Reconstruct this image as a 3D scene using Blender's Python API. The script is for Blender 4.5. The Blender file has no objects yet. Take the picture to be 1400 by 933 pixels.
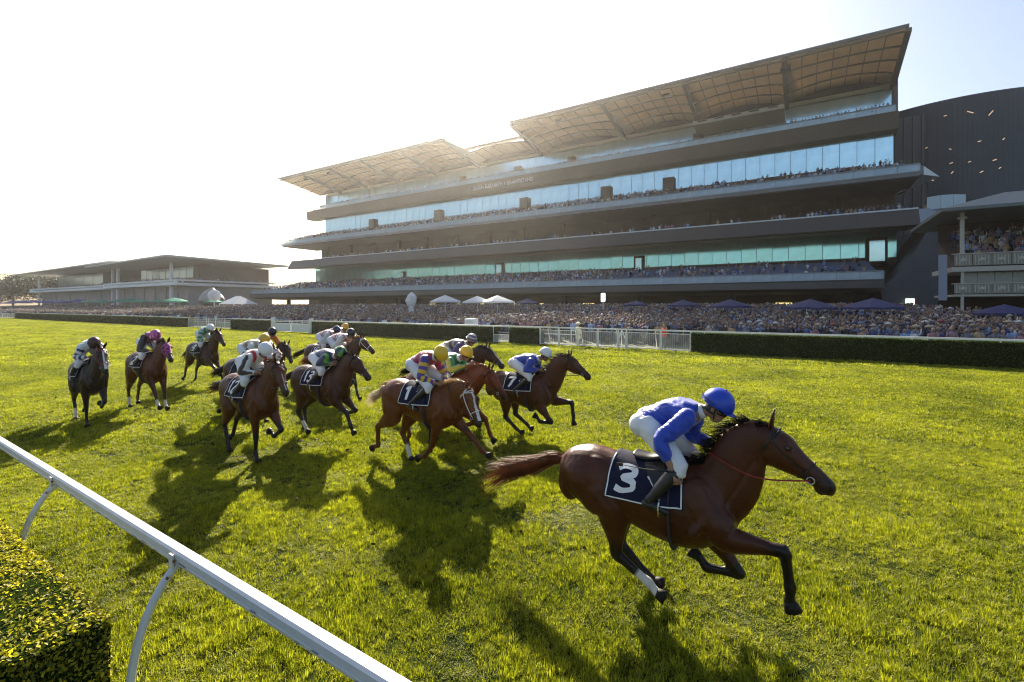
import bpy, bmesh, math, random
import numpy as np
from mathutils import Vector, Matrix, noise
from mathutils.bvhtree import BVHTree
R = math.radians
PI = math.pi
rnd = random.Random(7)
S = bpy.context.scene
C = S.collection

# ------------------------------------------------------------------ camera
cam_d = bpy.data.cameras.new("camera")
cam = bpy.data.objects.new("camera", cam_d)
C.objects.link(cam)
S.camera = cam
cam_d.sensor_width = 36
cam_d.lens = 640 / 1400 * 36
cam_d.shift_y = -48.5 / 1400
cam_d.clip_start = 0.05
cam_d.clip_end = 5000
cam.location = (0, 0, 3.1)
CAMYAW = math.atan2(0.527, 0.85)
cam.rotation_euler = (R(90), 0, CAMYAW)

# ------------------------------------------------------------------ light
SUN_DIR = Vector((-0.653, 0.772, 0)).normalized()          # horizontal direction towards the sun
SUN_EL = R(30.5)
world = bpy.data.worlds.new("World")
S.world = world
world.use_nodes = True
wn = world.node_tree
bgn = wn.nodes["Background"]
sky = wn.nodes.new("ShaderNodeTexSky")
sky.sky_type = 'NISHITA'
sky.sun_disc = False
sky.sun_elevation = SUN_EL
sky.sun_rotation = math.atan2(SUN_DIR.x, SUN_DIR.y)
sky.air_density = 1.0
sky.dust_density = 3.0
sky.ozone_density = 1.0
wn.links.new(sky.outputs[0], bgn.inputs[0])
bgn.inputs[1].default_value = 0.07
sun_d = bpy.data.lights.new("sun", 'SUN')
sun_d.energy = 5.0
sun_d.angle = R(0.5)
sun_d.color = (1.0, 0.9, 0.74)
sun = bpy.data.objects.new("sun", sun_d)
C.objects.link(sun)
sv = Vector((SUN_DIR.x * math.cos(SUN_EL), SUN_DIR.y * math.cos(SUN_EL), math.sin(SUN_EL)))
sun.rotation_euler = sv.to_track_quat('Z', 'Y').to_euler()
S.view_settings.view_transform = 'Standard'
S.view_settings.look = 'None'
S.view_settings.exposure = 1.58
S.view_settings.gamma = 1
S.cycles.use_denoising = True
S.cycles.pixel_filter_type = 'BLACKMAN_HARRIS'
S.cycles.filter_width = 1.15
S.cycles.max_bounces = 6
S.cycles.transparent_max_bounces = 12
S.cycles.volume_bounces = 0
S.cycles.caustics_reflective = False
S.cycles.caustics_refractive = False

# ------------------------------------------------------------------ materials
MATS = {}


def mat(name, col=(.5, .5, .5), rough=.6, metal=0., spec=.5, trans=0., var=0., vscale=3., bump=0., bscale=40.,
        attr=False, emit=0., coat=0., sheen=0., alpha=1.):
    if name in MATS:
        return MATS[name]
    m = bpy.data.materials.new(name)
    m.use_nodes = True
    t = m.node_tree
    b = t.nodes["Principled BSDF"]
    b.inputs["Base Color"].default_value = (*col, 1)
    b.inputs["Roughness"].default_value = rough
    b.inputs["Metallic"].default_value = metal
    b.inputs["Specular IOR Level"].default_value = spec
    b.inputs["Coat Weight"].default_value = coat
    b.inputs["Sheen Weight"].default_value = sheen
    src = None
    if attr:
        a = t.nodes.new("ShaderNodeAttribute")
        a.attribute_name = "Col"
        src = a.outputs["Color"]
        t.links.new(src, b.inputs["Base Color"])
    if var:
        tc = t.nodes.new("ShaderNodeTexCoord")
        nz = t.nodes.new("ShaderNodeTexNoise")
        nz.inputs["Scale"].default_value = vscale
        nz.inputs["Detail"].default_value = 6
        nz.inputs["Roughness"].default_value = .65
        t.links.new(tc.outputs["Object"], nz.inputs["Vector"])
        mr = t.nodes.new("ShaderNodeMapRange")
        mr.inputs[1].default_value = .3
        mr.inputs[2].default_value = .7
        mr.inputs[3].default_value = 1 - var
        mr.inputs[4].default_value = 1 + var
        t.links.new(nz.outputs["Fac"], mr.inputs[0])
        mx = t.nodes.new("ShaderNodeVectorMath")
        mx.operation = 'SCALE'
        if src:
            t.links.new(src, mx.inputs[0])
        else:
            mx.inputs[0].default_value = col
        t.links.new(mr.outputs[0], mx.inputs["Scale"])
        src = mx.outputs[0]
        t.links.new(src, b.inputs["Base Color"])
    if bump:
        tc = t.nodes.new("ShaderNodeTexCoord")
        nz = t.nodes.new("ShaderNodeTexNoise")
        nz.inputs["Scale"].default_value = bscale
        nz.inputs["Detail"].default_value = 4
        t.links.new(tc.outputs["Object"], nz.inputs["Vector"])
        bp = t.nodes.new("ShaderNodeBump")
        bp.inputs["Strength"].default_value = bump
        bp.inputs["Distance"].default_value = .02
        t.links.new(nz.outputs["Fac"], bp.inputs["Height"])
        t.links.new(bp.outputs[0], b.inputs["Normal"])
    out = t.nodes["Material Output"]
    last = b.outputs[0]
    if trans:
        tr = t.nodes.new("ShaderNodeBsdfTranslucent")
        tr.inputs[0].default_value = (*col, 1)
        if src:
            t.links.new(src, tr.inputs[0])
        ms = t.nodes.new("ShaderNodeMixShader")
        ms.inputs[0].default_value = trans
        t.links.new(last, ms.inputs[1])
        t.links.new(tr.outputs[0], ms.inputs[2])
        last = ms.outputs[0]
    if alpha < 1:
        tp = t.nodes.new("ShaderNodeBsdfTransparent")
        ms = t.nodes.new("ShaderNodeMixShader")
        ms.inputs[0].default_value = alpha
        t.links.new(tp.outputs[0], ms.inputs[1])
        t.links.new(last, ms.inputs[2])
        last = ms.outputs[0]
    if emit:
        b.inputs["Emission Color"].default_value = (*col, 1)
        b.inputs["Emission Strength"].default_value = emit
    t.links.new(last, out.inputs[0])
    MATS[name] = m
    return m


def foliage_mat(name, c_lo, c_hi, trans=.45, rough=.5, spec=.35):
    """leaf / blade material: colour between two tones by a per-face 'shade' attribute and by instance"""
    m = bpy.data.materials.new(name)
    m.use_nodes = True
    t = m.node_tree
    b = t.nodes["Principled BSDF"]
    a = t.nodes.new("ShaderNodeAttribute")
    a.attribute_name = "shade"
    oi = t.nodes.new("ShaderNodeObjectInfo")
    ad = t.nodes.new("ShaderNodeMath")
    ad.operation = 'MULTIPLY_ADD'
    t.links.new(oi.outputs["Random"], ad.inputs[0])
    ad.inputs[1].default_value = .25
    t.links.new(a.outputs["Fac"], ad.inputs[2])
    geo = t.nodes.new("ShaderNodeNewGeometry")
    nz = t.nodes.new("ShaderNodeTexNoise")
    nz.inputs["Scale"].default_value = .35
    nz.inputs["Detail"].default_value = 3
    t.links.new(geo.outputs["Position"], nz.inputs["Vector"])
    ad2 = t.nodes.new("ShaderNodeMath")
    ad2.operation = 'MULTIPLY_ADD'
    t.links.new(nz.outputs["Fac"], ad2.inputs[0])
    ad2.inputs[1].default_value = .9
    t.links.new(ad.outputs[0], ad2.inputs[2])
    sb = t.nodes.new("ShaderNodeMath")
    sb.operation = 'SUBTRACT'
    t.links.new(ad2.outputs[0], sb.inputs[0])
    sb.inputs[1].default_value = .55
    sb.use_clamp = True
    mx = t.nodes.new("ShaderNodeMix")
    mx.data_type = 'RGBA'
    mx.inputs[6].default_value = (*c_lo, 1)
    mx.inputs[7].default_value = (*c_hi, 1)
    t.links.new(sb.outputs[0], mx.inputs[0])
    t.links.new(mx.outputs[2], b.inputs["Base Color"])
    b.inputs["Roughness"].default_value = rough
    b.inputs["Specular IOR Level"].default_value = spec
    tr = t.nodes.new("ShaderNodeBsdfTranslucent")
    hs = t.nodes.new("ShaderNodeMix")
    hs.data_type = 'RGBA'
    hs.blend_type = 'MULTIPLY'
    hs.inputs[0].default_value = 1
    hs.inputs[7].default_value = (1.2, 1.28, .5, 1)
    t.links.new(mx.outputs[2], hs.inputs[6])
    t.links.new(hs.outputs[2], tr.inputs[0])
    ms = t.nodes.new("ShaderNodeMixShader")
    ms.inputs[0].default_value = trans
    t.links.new(b.outputs[0], ms.inputs[1])
    t.links.new(tr.outputs[0], ms.inputs[2])
    t.links.new(ms.outputs[0], t.nodes["Material Output"].inputs[0])
    return m


# ------------------------------------------------------------------ mesh helpers
def link(name, me, parent=None, mats=None, smooth=False):
    if mats:
        for m in (mats if isinstance(mats, (list, tuple)) else [mats]):
            me.materials.append(m)
    o = bpy.data.objects.new(name, me)
    C.objects.link(o)
    if parent:
        o.parent = parent
    if smooth:
        me.shade_smooth()
    return o


def tag(o, label=None, cat=None, group=None, kind=None):
    if label: o["label"] = label
    if cat: o["category"] = cat
    if group: o["group"] = group
    if kind: o["kind"] = kind
    return o


def empty(name, loc=(0, 0, 0), rz=0):
    o = bpy.data.objects.new(name, None)
    C.objects.link(o)
    o.location = loc
    o.rotation_euler = (0, 0, rz)
    o.empty_display_size = .2
    return o


class MB:
    """collects geometry into one mesh"""

    def __init__(s):
        s.v = []
        s.f = []
        s.mi = []
        s.col = []

    def add(s, v, f, mi=0, col=None):
        n = len(s.v)
        s.v += [tuple(p) for p in v]
        s.f += [tuple(i + n for i in q) for q in f]
        s.mi += [mi] * len(f)
        s.col += [col] * len(f)

    def box(s, x0, x1, y0, y1, z0, z1, mi=0, col=None):
        v = [(x, y, z) for x in (x0, x1) for y in (y0, y1) for z in (z0, z1)]
        s.add(v, [(0, 1, 3, 2), (4, 6, 7, 5), (0, 4, 5, 1), (2, 3, 7, 6), (0, 2, 6, 4), (1, 5, 7, 3)], mi, col)

    def bar(s, a, b, w, h=None, mi=0, col=None, up=(0, 0, 1)):
        h = h or w
        a, b = Vector(a), Vector(b)
        d = (b - a).normalized()
        sd = d.cross(Vector(up))
        if sd.length < 1e-3: sd = d.cross(Vector((1, 0, 0)))
        sd.normalize()
        u = sd.cross(d).normalized()
        v = [p + sd * i * w / 2 + u * j * h / 2 for p in (a, b) for i, j in ((-1, -1), (1, -1), (1, 1), (-1, 1))]
        s.add(v, [(0, 1, 2, 3), (7, 6, 5, 4), (0, 4, 5, 1), (1, 5, 6, 2), (2, 6, 7, 3), (3, 7, 4, 0)], mi, col)

    def prism(s, poly, x0, x1, mi=0, col=None):
        """polygon in (y,z) swept along x"""
        n = len(poly)
        v = [(x0, y, z) for y, z in poly] + [(x1, y, z) for y, z in poly]
        f = [tuple(range(n)), tuple(range(2 * n - 1, n - 1, -1))]
        f += [(i, i + n, (i + 1) % n + n, (i + 1) % n) for i in range(n)]
        s.add(v, f, mi, col)

    def tube(s, pts, ra, rb=None, side=(0, 1, 0), n=10, sub=1, mi=0, col=None, closed_caps=True):
        P, A, B = spline(pts, ra, rb, sub)
        v, f = loft(P, A, B, side, n, closed_caps)
        s.add(v, f, mi, col)

    def ball(s, c, r, axes=None, n=10, m=7, mi=0, col=None):
        rx, ry, rz = (r, r, r) if not isinstance(r, (tuple, list)) else r
        ax = axes or (Vector((1, 0, 0)), Vector((0, 1, 0)), Vector((0, 0, 1)))
        c = Vector(c)
        v = [c + ax[2] * rz]
        for j in range(1, m):
            th = PI * j / m
            for i in range(n):
                ph = 2 * PI * i / n
                v.append(c + ax[0] * (rx * math.sin(th) * math.cos(ph)) + ax[1] * (ry * math.sin(th) * math.sin(ph)) + ax[2] * (rz * math.cos(th)))
        v.append(c - ax[2] * rz)
        f = [(0, 1 + i, 1 + (i + 1) % n) for i in range(n)]
        for j in range(m - 2):
            a = 1 + j * n
            f += [(a + i, a + n + i, a + n + (i + 1) % n, a + (i + 1) % n) for i in range(n)]
        a = 1 + (m - 2) * n
        f += [(a + i, len(v) - 1, a + (i + 1) % n) for i in range(n)]
        s.add(v, f, mi, col)

    def mesh(s, name):
        me = bpy.data.meshes.new(name)
        me.from_pydata(s.v, [], s.f)
        if any(s.mi):
            me.polygons.foreach_set("material_index", s.mi)
        if any(c is not None for c in s.col):
            at = me.color_attributes.new("Col", 'FLOAT_COLOR', 'CORNER')
            data = []
            for p, c in zip(s.f, s.col):
                data += list((*(c or (.5, .5, .5)), 1)) * len(p)
            at.data.foreach_set("color", data)
        me.update()
        return me

    def build(s, name, mats, parent=None, smooth=False, fix=True):
        me = s.mesh(name)
        if fix:
            bm = bmesh.new()
            bm.from_mesh(me)
            bmesh.ops.recalc_face_normals(bm, faces=bm.faces)
            bm.to_mesh(me)
            bm.free()
        return link(name, me, parent, mats, smooth)


def catmull(P, sub):
    P = [np.array(p, float) for p in P]
    if sub <= 1: return P
    out = []
    n = len(P)
    for i in range(n - 1):
        p0 = P[max(i - 1, 0)]; p1 = P[i]; p2 = P[i + 1]; p3 = P[min(i + 2, n - 1)]
        for k in range(sub):
            t = k / sub
            out.append(.5 * ((2 * p1) + (-p0 + p2) * t + (2 * p0 - 5 * p1 + 4 * p2 - p3) * t * t + (-p0 + 3 * p1 - 3 * p2 + p3) * t ** 3))
    out.append(P[-1])
    return out


def spline(pts, ra, rb, sub):
    if not isinstance(ra, (list, tuple)): ra = [ra] * len(pts)
    if rb is None: rb = ra
    if not isinstance(rb, (list, tuple)): rb = [rb] * len(pts)
    Q = catmull([(*p, a, b) for p, a, b in zip(pts, ra, rb)], sub)
    return [Vector(q[:3]) for q in Q], [max(q[3], .001) for q in Q], [max(q[4], .001) for q in Q]


def loft(P, A, B, side, n, cap=True):
    side = Vector(side)
    v, f = [], []
    m = len(P)
    prev = None
    for i in range(m):
        t = (P[min(i + 1, m - 1)] - P[max(i - 1, 0)]).normalized()
        sd = side - t * side.dot(t)
        if sd.length < .05: sd = prev or t.orthogonal()
        sd = sd.normalized()
        prev = sd
        u = sd.cross(t).normalized()
        for k in range(n):
            a = 2 * PI * k / n
            v.append(P[i] + sd * (math.cos(a) * A[i]) + u * (math.sin(a) * B[i]))
        if i:
            o = (i - 1) * n
            f += [(o + k, o + (k + 1) % n, o + n + (k + 1) % n, o + n + k) for k in range(n)]
    if cap:
        t0 = (P[0] - P[1]).normalized(); t1 = (P[-1] - P[-2]).normalized()
        v.append(P[0] + t0 * min(A[0], B[0]) * .6)
        v.append(P[-1] + t1 * min(A[-1], B[-1]) * .6)
        c0, c1 = len(v) - 2, len(v) - 1
        o = (m - 1) * n
        f += [(c0, (k + 1) % n, k) for k in range(n)] + [(c1, o + k, o + (k + 1) % n) for k in range(n)]
    return v, f


def remeshed(mb, voxel, smooth=4, name="skin"):
    """union of everything in mb as one continuous surface"""
    me = mb.mesh("tmp")
    o = bpy.data.objects.new("tmp", me)
    C.objects.link(o)
    r = o.modifiers.new("r", 'REMESH')
    r.mode = 'VOXEL'
    r.voxel_size = voxel
    r.use_smooth_shade = True
    s = o.modifiers.new("s", 'SMOOTH')
    s.factor = .5
    s.iterations = smooth
    dg = bpy.context.evaluated_depsgraph_get()
    out = bpy.data.meshes.new_from_object(o.evaluated_get(dg))
    out.name = name
    bpy.data.objects.remove(o)
    bpy.data.meshes.remove(me)
    return out


def coords(me):
    a = np.empty(len(me.vertices) * 3)
    me.vertices.foreach_get("co", a)
    return a.reshape(-1, 3)


def set_vcol(me, col):
    at = me.color_attributes.new("Col", 'FLOAT_COLOR', 'POINT')
    d = np.ones((len(col), 4))
    d[:, :3] = col
    at.data.foreach_set("color", d.ravel())


def seg_dist(V, a, b):
    a, b = np.array(a), np.array(b)
    d = b - a
    t = np.clip(((V - a) @ d) / max(d @ d, 1e-9), 0, 1)
    return np.linalg.norm(V - a - t[:, None] * d, axis=1), t


def sm(x, a, b):
    t = np.clip((x - a) / (b - a), 0, 1)
    return t * t * (3 - 2 * t)


def scatter(name, pts, rots, scales, idx, sources, coll_name):
    """one object whose points carry copies of small source meshes (geometry nodes)"""
    col = bpy.data.collections.new(coll_name)
    for s_ in sources: col.objects.link(s_)
    me = bpy.data.meshes.new(name)
    pts = np.asarray(pts, float)
    me.vertices.add(len(pts))
    me.vertices.foreach_set("co", pts.ravel())
    for nm, typ, dat, key in (("rot", 'FLOAT_VECTOR', rots, "vector"), ("scl", 'FLOAT_VECTOR', scales, "vector"), ("idx", 'INT', idx, "value")):
        at = me.attributes.new(nm, typ, 'POINT')
        at.data.foreach_set(key, np.asarray(dat).ravel())
    o = link(name, me)
    g = bpy.data.node_groups.new(name, 'GeometryNodeTree')
    g.interface.new_socket("Geometry", in_out='INPUT', socket_type='NodeSocketGeometry')
    g.interface.new_socket("Geometry", in_out='OUTPUT', socket_type='NodeSocketGeometry')
    gi = g.nodes.new("NodeGroupInput"); go = g.nodes.new("NodeGroupOutput")
    ci = g.nodes.new("GeometryNodeCollectionInfo")
    ci.inputs[0].default_value = col
    ci.inputs[1].default_value = True
    ci.inputs[2].default_value = True
    ip = g.nodes.new("GeometryNodeInstanceOnPoints")
    ip.inputs["Pick Instance"].default_value = True
    def na(nm, typ):
        a = g.nodes.new("GeometryNodeInputNamedAttribute")
        a.data_type = typ
        a.inputs[0].default_value = nm
        return next(x for x in a.outputs if x.enabled)
    g.links.new(gi.outputs[0], ip.inputs["Points"])
    g.links.new(ci.outputs[0], ip.inputs["Instance"])
    g.links.new(na("idx", 'INT'), ip.inputs["Instance Index"])
    er = g.nodes.new("FunctionNodeEulerToRotation")
    g.links.new(na("rot", 'FLOAT_VECTOR'), er.inputs[0])
    g.links.new(er.outputs[0], ip.inputs["Rotation"])
    g.links.new(na("scl", 'FLOAT_VECTOR'), ip.inputs["Scale"])
    g.links.new(ip.outputs[0], go.inputs[0])
    md = o.modifiers.new("scatter", 'NODES')
    md.node_group = g
    return o


def shade_attr(me, vals):
    at = me.attributes.new("shade", 'FLOAT', 'FACE')
    at.data.foreach_set("value", vals)


M_white = mat("white_paint", (.8, .8, .78), .35, var=.06, vscale=6)
M_dark = mat("dark_metal", (.035, .037, .04), .45, var=.2)
M_black = mat("black_leather", (.012, .012, .014), .35, var=.2, vscale=20)
M_steel = mat("steel", (.55, .55, .55), .3, metal=1)
# ------------------------------------------------------------------ ground
def make_ground():
    m = mat("turf_soil", (.018, .027, .005), 1, spec=.05, var=.35, vscale=1.3, bump=.6, bscale=25)
    mb = MB()
    mb.add([(-950, -90, 0), (300, -90, 0), (300, 32.9, 0), (-950, 32.9, 0)], [(0, 1, 2, 3)])
    tag(mb.build("race_track", m, fix=False), kind="structure")
    # lawn behind the outer rail rises towards the stands
    mb = MB()
    prof = [(32.9, 0), (37.5, .02), (46, .5), (60, 1.3), (100, 2.0), (600, 2.0)]
    for (y0, z0), (y1, z1) in zip(prof, prof[1:]):
        mb.add([(-950, y0, z0), (300, y0, z0), (300, y1, z1), (-950, y1, z1)], [(0, 1, 2, 3)])
    tag(mb.build("spectator_lawn", mat("worn_lawn", (.05, .06, .02), .9, var=.3, vscale=.8), fix=False), kind="structure")


def zlawn(y):
    return float(np.interp(y, [32.9, 37.5, 46, 60, 100], [0, .02, .5, 1.3, 2.0]))


def blade_patch(size, nt, per, hgt, wid, seed, mt, lean=.5):
    r = np.random.RandomState(seed)
    V, F, SH = [], [], []
    for _ in range(nt):
        cx, cy = r.uniform(-size / 2, size / 2, 2)
        hh = hgt * (r.uniform(.4, 1.15) if r.rand() < .75 else r.uniform(1.2, 1.75))
        sh0 = r.uniform(-.22, .22)
        tl = r.uniform(-.25, .25, 2)
        for _ in range(per):
            a = r.uniform(0, 2 * PI)
            d = np.array((math.cos(a), math.sin(a)))
            bx = np.array((cx, cy)) + d * .042 * r.rand() ** .7 * (size / .4) ** .5
            h = hh * r.uniform(.6, 1.15)
            l = h * lean * r.uniform(.2, 1.5)
            dd = d + tl
            w = wid * r.uniform(.7, 1.3) / 2
            pa = a + PI / 2 + r.uniform(-.6, .6)
            p = np.array((math.cos(pa), math.sin(pa))) * w
            m1 = bx + dd * l * .35; t1 = bx + dd * l
            n = len(V)
            V += [(*(bx - p), -.005), (*(bx + p), -.005), (*(m1 + p * .9), h * .6), (*(m1 - p * .9), h * .6), (t1[0], t1[1], h * .97)]
            F += [(n, n + 1, n + 2, n + 3), (n + 3, n + 2, n + 4)]
            s_ = .35 + sh0 + r.uniform(-.25, .3)
            if r.rand() < .06: s_ += .35
            SH += [s_, s_]
    me = bpy.data.meshes.new("grass_clump")
    me.from_pydata(V, [], F)
    shade_attr(me, SH)
    me.materials.append(mt)
    return bpy.data.objects.new("grass_clump", me)


def make_grass():
    gm = foliage_mat("grass_blade", (.042, .07, .005), (.51, .50, .042), trans=.5, rough=.5, spec=.18)
    src = []
    for k in range(5): src.append(blade_patch(.44, 32, 20, .038, .0047, k, gm, .85))
    for k in range(4): src.append(blade_patch(.95, 54, 18, .044, .009, 10 + k, gm, .8))
    for k in range(4): src.append(blade_patch(2.1, 130, 12, .058, .022, 20 + k, gm, .7))
    f = np.array((-.527, .85)); rt = np.array((.85, .527))
    P, RO, SC, ID = [], [], [], []

    def fill(z0, z1, step, i0, i1, ymax=32.4):
        xs = np.arange(-165, 45, step)
        ys = np.arange(-3, ymax, step)
        X, Y = np.meshgrid(xs, ys)
        X = X + np.random.uniform(-.5, .5, X.shape) * step
        Y = Y + np.random.uniform(-.5, .5, X.shape) * step
        X, Y = X.ravel(), Y.ravel()
        z = X * f[0] + Y * f[1]; c = X * rt[0] + Y * rt[1]
        ok = (z > z0) & (z <= z1) & (np.abs(c) < z * 1.15 + 1.2) & (Y < ymax)
        for x, y in zip(X[ok], Y[ok]):
            nz = noise.noise((x * .9, y * .9, 0)) * .5 + noise.noise((x * 3.1, y * 3.1, 5)) * .5
            s = 1 + nz * 1.9
            if nz < -.22 and rnd.random() < .35: continue
            P.append((x, y, 0)); RO.append((0, 0, rnd.uniform(0, 2 * PI)))
            w = rnd.uniform(.92, 1.1)
            SC.append((w, w, max(.3, s) * rnd.uniform(.85, 1.15)))
            ID.append(rnd.randrange(i0, i1))
    np.random.seed(3)
    fill(1.5, 10.5, .21, 0, 5)
    fill(10.5, 24, .4, 5, 9)
    fill(24, 150, .95, 9, 13)
    # the collection sorts sources by name: name them so the order holds
    for i, s_ in enumerate(src): s_.name = "grass_clump_%02d" % i
    o = scatter("turf_grass", P, RO, SC, ID, src, "grass_sources")
    tag(o, kind="stuff")


# ------------------------------------------------------------------ rails and hedges
def leaf_cards(n, pick, size, seed, zup=.5):
    r = np.random.RandomState(seed)
    V, F, SH = [], [], []
    for _ in range(n):
        (p, nrm) = pick(r)
        s = size * r.uniform(.6, 1.3)
        d = np.array(nrm) * .7 + r.normal(0, .75, 3)
        d[2] += zup * .4
        d /= np.linalg.norm(d)
        a = np.cross(d, r.normal(0, 1, 3)); a /= np.linalg.norm(a)
        b = np.cross(d, a)
        p = np.array(p) + np.array(nrm) * r.uniform(-.5, .7) * size
        i = len(V)
        V += [tuple(p - a * s * .5), tuple(p + b * s * .28 + d * s * .08), tuple(p + a * s * .5), tuple(p - b * s * .28 + d * s * .08)]
        F += [(i, i + 1, i + 2, i + 3)]
        sh = r.uniform(0, .75)
        if r.rand() < .12: sh = 1.1
        SH.append(sh)
    me = bpy.data.meshes.new("foliage")
    me.from_pydata(V, [], F)
    shade_attr(me, SH)
    return me


def make_near_rail():
    t = empty("running_rail", (-1.6, 1.655, 0), R(-.85))
    tag(t, "white running rail with curved gooseneck posts crossing the lower left of the turf", "rail")
    mw = mat("rail_paint", (.58, .59, .6), .4, var=.07, vscale=9)
    mb = MB()
    L0, L1 = -60, 12
    prof = [(-.045, -.055), (-.058, -.02), (-.05, -.012), (-.058, -.004), (-.055, .045), (-.035, .06), (.035, .06), (.05, .045), (.05, -.055)]
    xs = np.arange(L0, L1, 6.0)
    for a in xs:
        mb.prism([(y * .84, z * .86 + 1.21) for y, z in prof], a + .003, a + 5.997)
    mb.build("rail_bar", mw, t)
    g = mat("rail_scuff", (.16, .2, .25), .6)
    r = random.Random(4)
    mb = MB()
    x = -8
    while x < 1:
        l = r.uniform(.02, .12)
        z = 1.178 + r.uniform(-.012, .006)
        mb.box(x, x + l, -.053, -.0505, z + .01, z + .01 + r.uniform(.003, .009))
        x += r.uniform(.1, .55)
    mb.build("scuff_mark", g, t)["kind"] = "stuff"
    mr = mat("rusty_bolt", (.2, .05, .02), .7)
    for i in range(-9, 4):
        x = i * 2.9 - 2.4
        mb = MB()
        pts = [(x, .0, 1.165), (x, -.075, 1.10), (x, -.165, .97), (x, -.24, .8), (x, -.29, .6), (x, -.315, .4), (x, -.32, .15), (x, -.32, -.1)]
        mb.tube(pts, .028, n=12, sub=3, side=(1, 0, 0))
        p = mb.build("post", mw, t, smooth=True)
        for (yy, zz) in ((-.062, 1.205), (-.105, 1.10)):
            mb = MB()
            mb.ball((x + .045, yy, zz), (.012, .01, .012), n=6, m=4)
            mb.build("bolt", mr, p)
        mb = MB()
        mb.box(x - .03, x + .03, -.068, -.056, 1.15, 1.245)
        mb.build("bracket", mw, p)


def rounded_hedge(t, x0, x1, y0, y1, h, lm, cm, n, size, seed, faces):
    mb = MB()
    nx = max(4, int((x1 - x0) / .8))
    P = []
    prof = [(y0, 0), (y0, h * .5), (y0, h - .07), (y0 + .07, h), ((y0 + y1) / 2, h), (y1 - .07, h), (y1, h - .07), (y1, 0)]
    for i in range(nx + 1):
        x = x0 + (x1 - x0) * i / nx
        for (y, z) in prof:
            q = noise.noise((x * 1.7, y * 2, z * 2)) * .03
            P.append((x, y + q * (1 if y > (y0 + y1) / 2 else -1) - 0, z + (q if z > h * .6 else 0)))
    k = len(prof)
    F = [(i * k + j, i * k + j + 1, (i + 1) * k + j + 1, (i + 1) * k + j) for i in range(nx) for j in range(k - 1)]
    F += [tuple(range(k)), tuple(range(nx * k + k - 1, nx * k - 1, -1))]
    mb.add(P, F)
    mb.build("leafy_core", cm, t)

    def pick(r):
        fcs, w = zip(*faces)
        c = r.choice(len(fcs), p=np.array(w) / sum(w))
        k_ = fcs[c]
        x = r.uniform(x0, x1); z = r.uniform(0, h); y = r.uniform(y0, y1)
        if k_ == 'top': return (x, y, h), (0, 0, 1)
        if k_ == 'front': return (x, y0, z), (0, -1, 0)
        if k_ == 'back': return (x, y1, z), (0, 1, 0)
        if k_ == 'end': return (x1, y, z), (1, 0, 0)
        return (x0, y, z), (-1, 0, 0)
    me = leaf_cards(n, pick, size, seed)
    o = link("foliage", me, t, lm)
    o["kind"] = "stuff"


def make_hedges():
    core = mat("hedge_core", (.014, .024, .005), 1, spec=0, var=.4, vscale=14, bump=1, bscale=60)
    lf = foliage_mat("privet_leaf", (.05, .075, .012), (.68, .58, .05), trans=.45, rough=.5, spec=.2)
    t = empty("near_hedge")
    tag(t, "clipped box hedge with yellow-green leaves in the bottom left corner", "hedge")
    rounded_hedge(t, -9.5, -4.05, -1.0, 1.28, .95, lf, core, 95000, .033, 2, [('top', 8), ('end', 2.2), ('back', 3.5), ('front', .2)])
    fl = foliage_mat("dark_hedge_leaf", (.02, .045, .006), (.10, .13, .012), trans=.35)
    for (a, b, n, s, lab) in ((-6.2, 40, 30000, .09, "long dark clipped hedge under the white rail on the right side of the course"),
                              (-20.3, -17.6, 3500, .08, "short block of clipped hedge left of the open mesh fence"),
                              (-46.3, -22, 14000, .1, "clipped hedge running from the solid white gate to the low white sill"),
                              (-62.9, -53.6, 4500, .12, "clipped hedge between the two white gates on the left"),
                              (-159, -74.6, 16000, .2, "longest dark hedge stretching away to the far left of the course")):
        t = empty("clipped_hedge", (a, 32.3, 0))
        tag(t, lab, "hedge", "clipped hedges along the outer rail")
        rounded_hedge(t, 0, b - a, 0, 1.0, 1.27, fl, core, n, s, int(-a * 7) + 300, [('front', 3), ('top', 2), ('back', .3), ('end', .1)])


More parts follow.
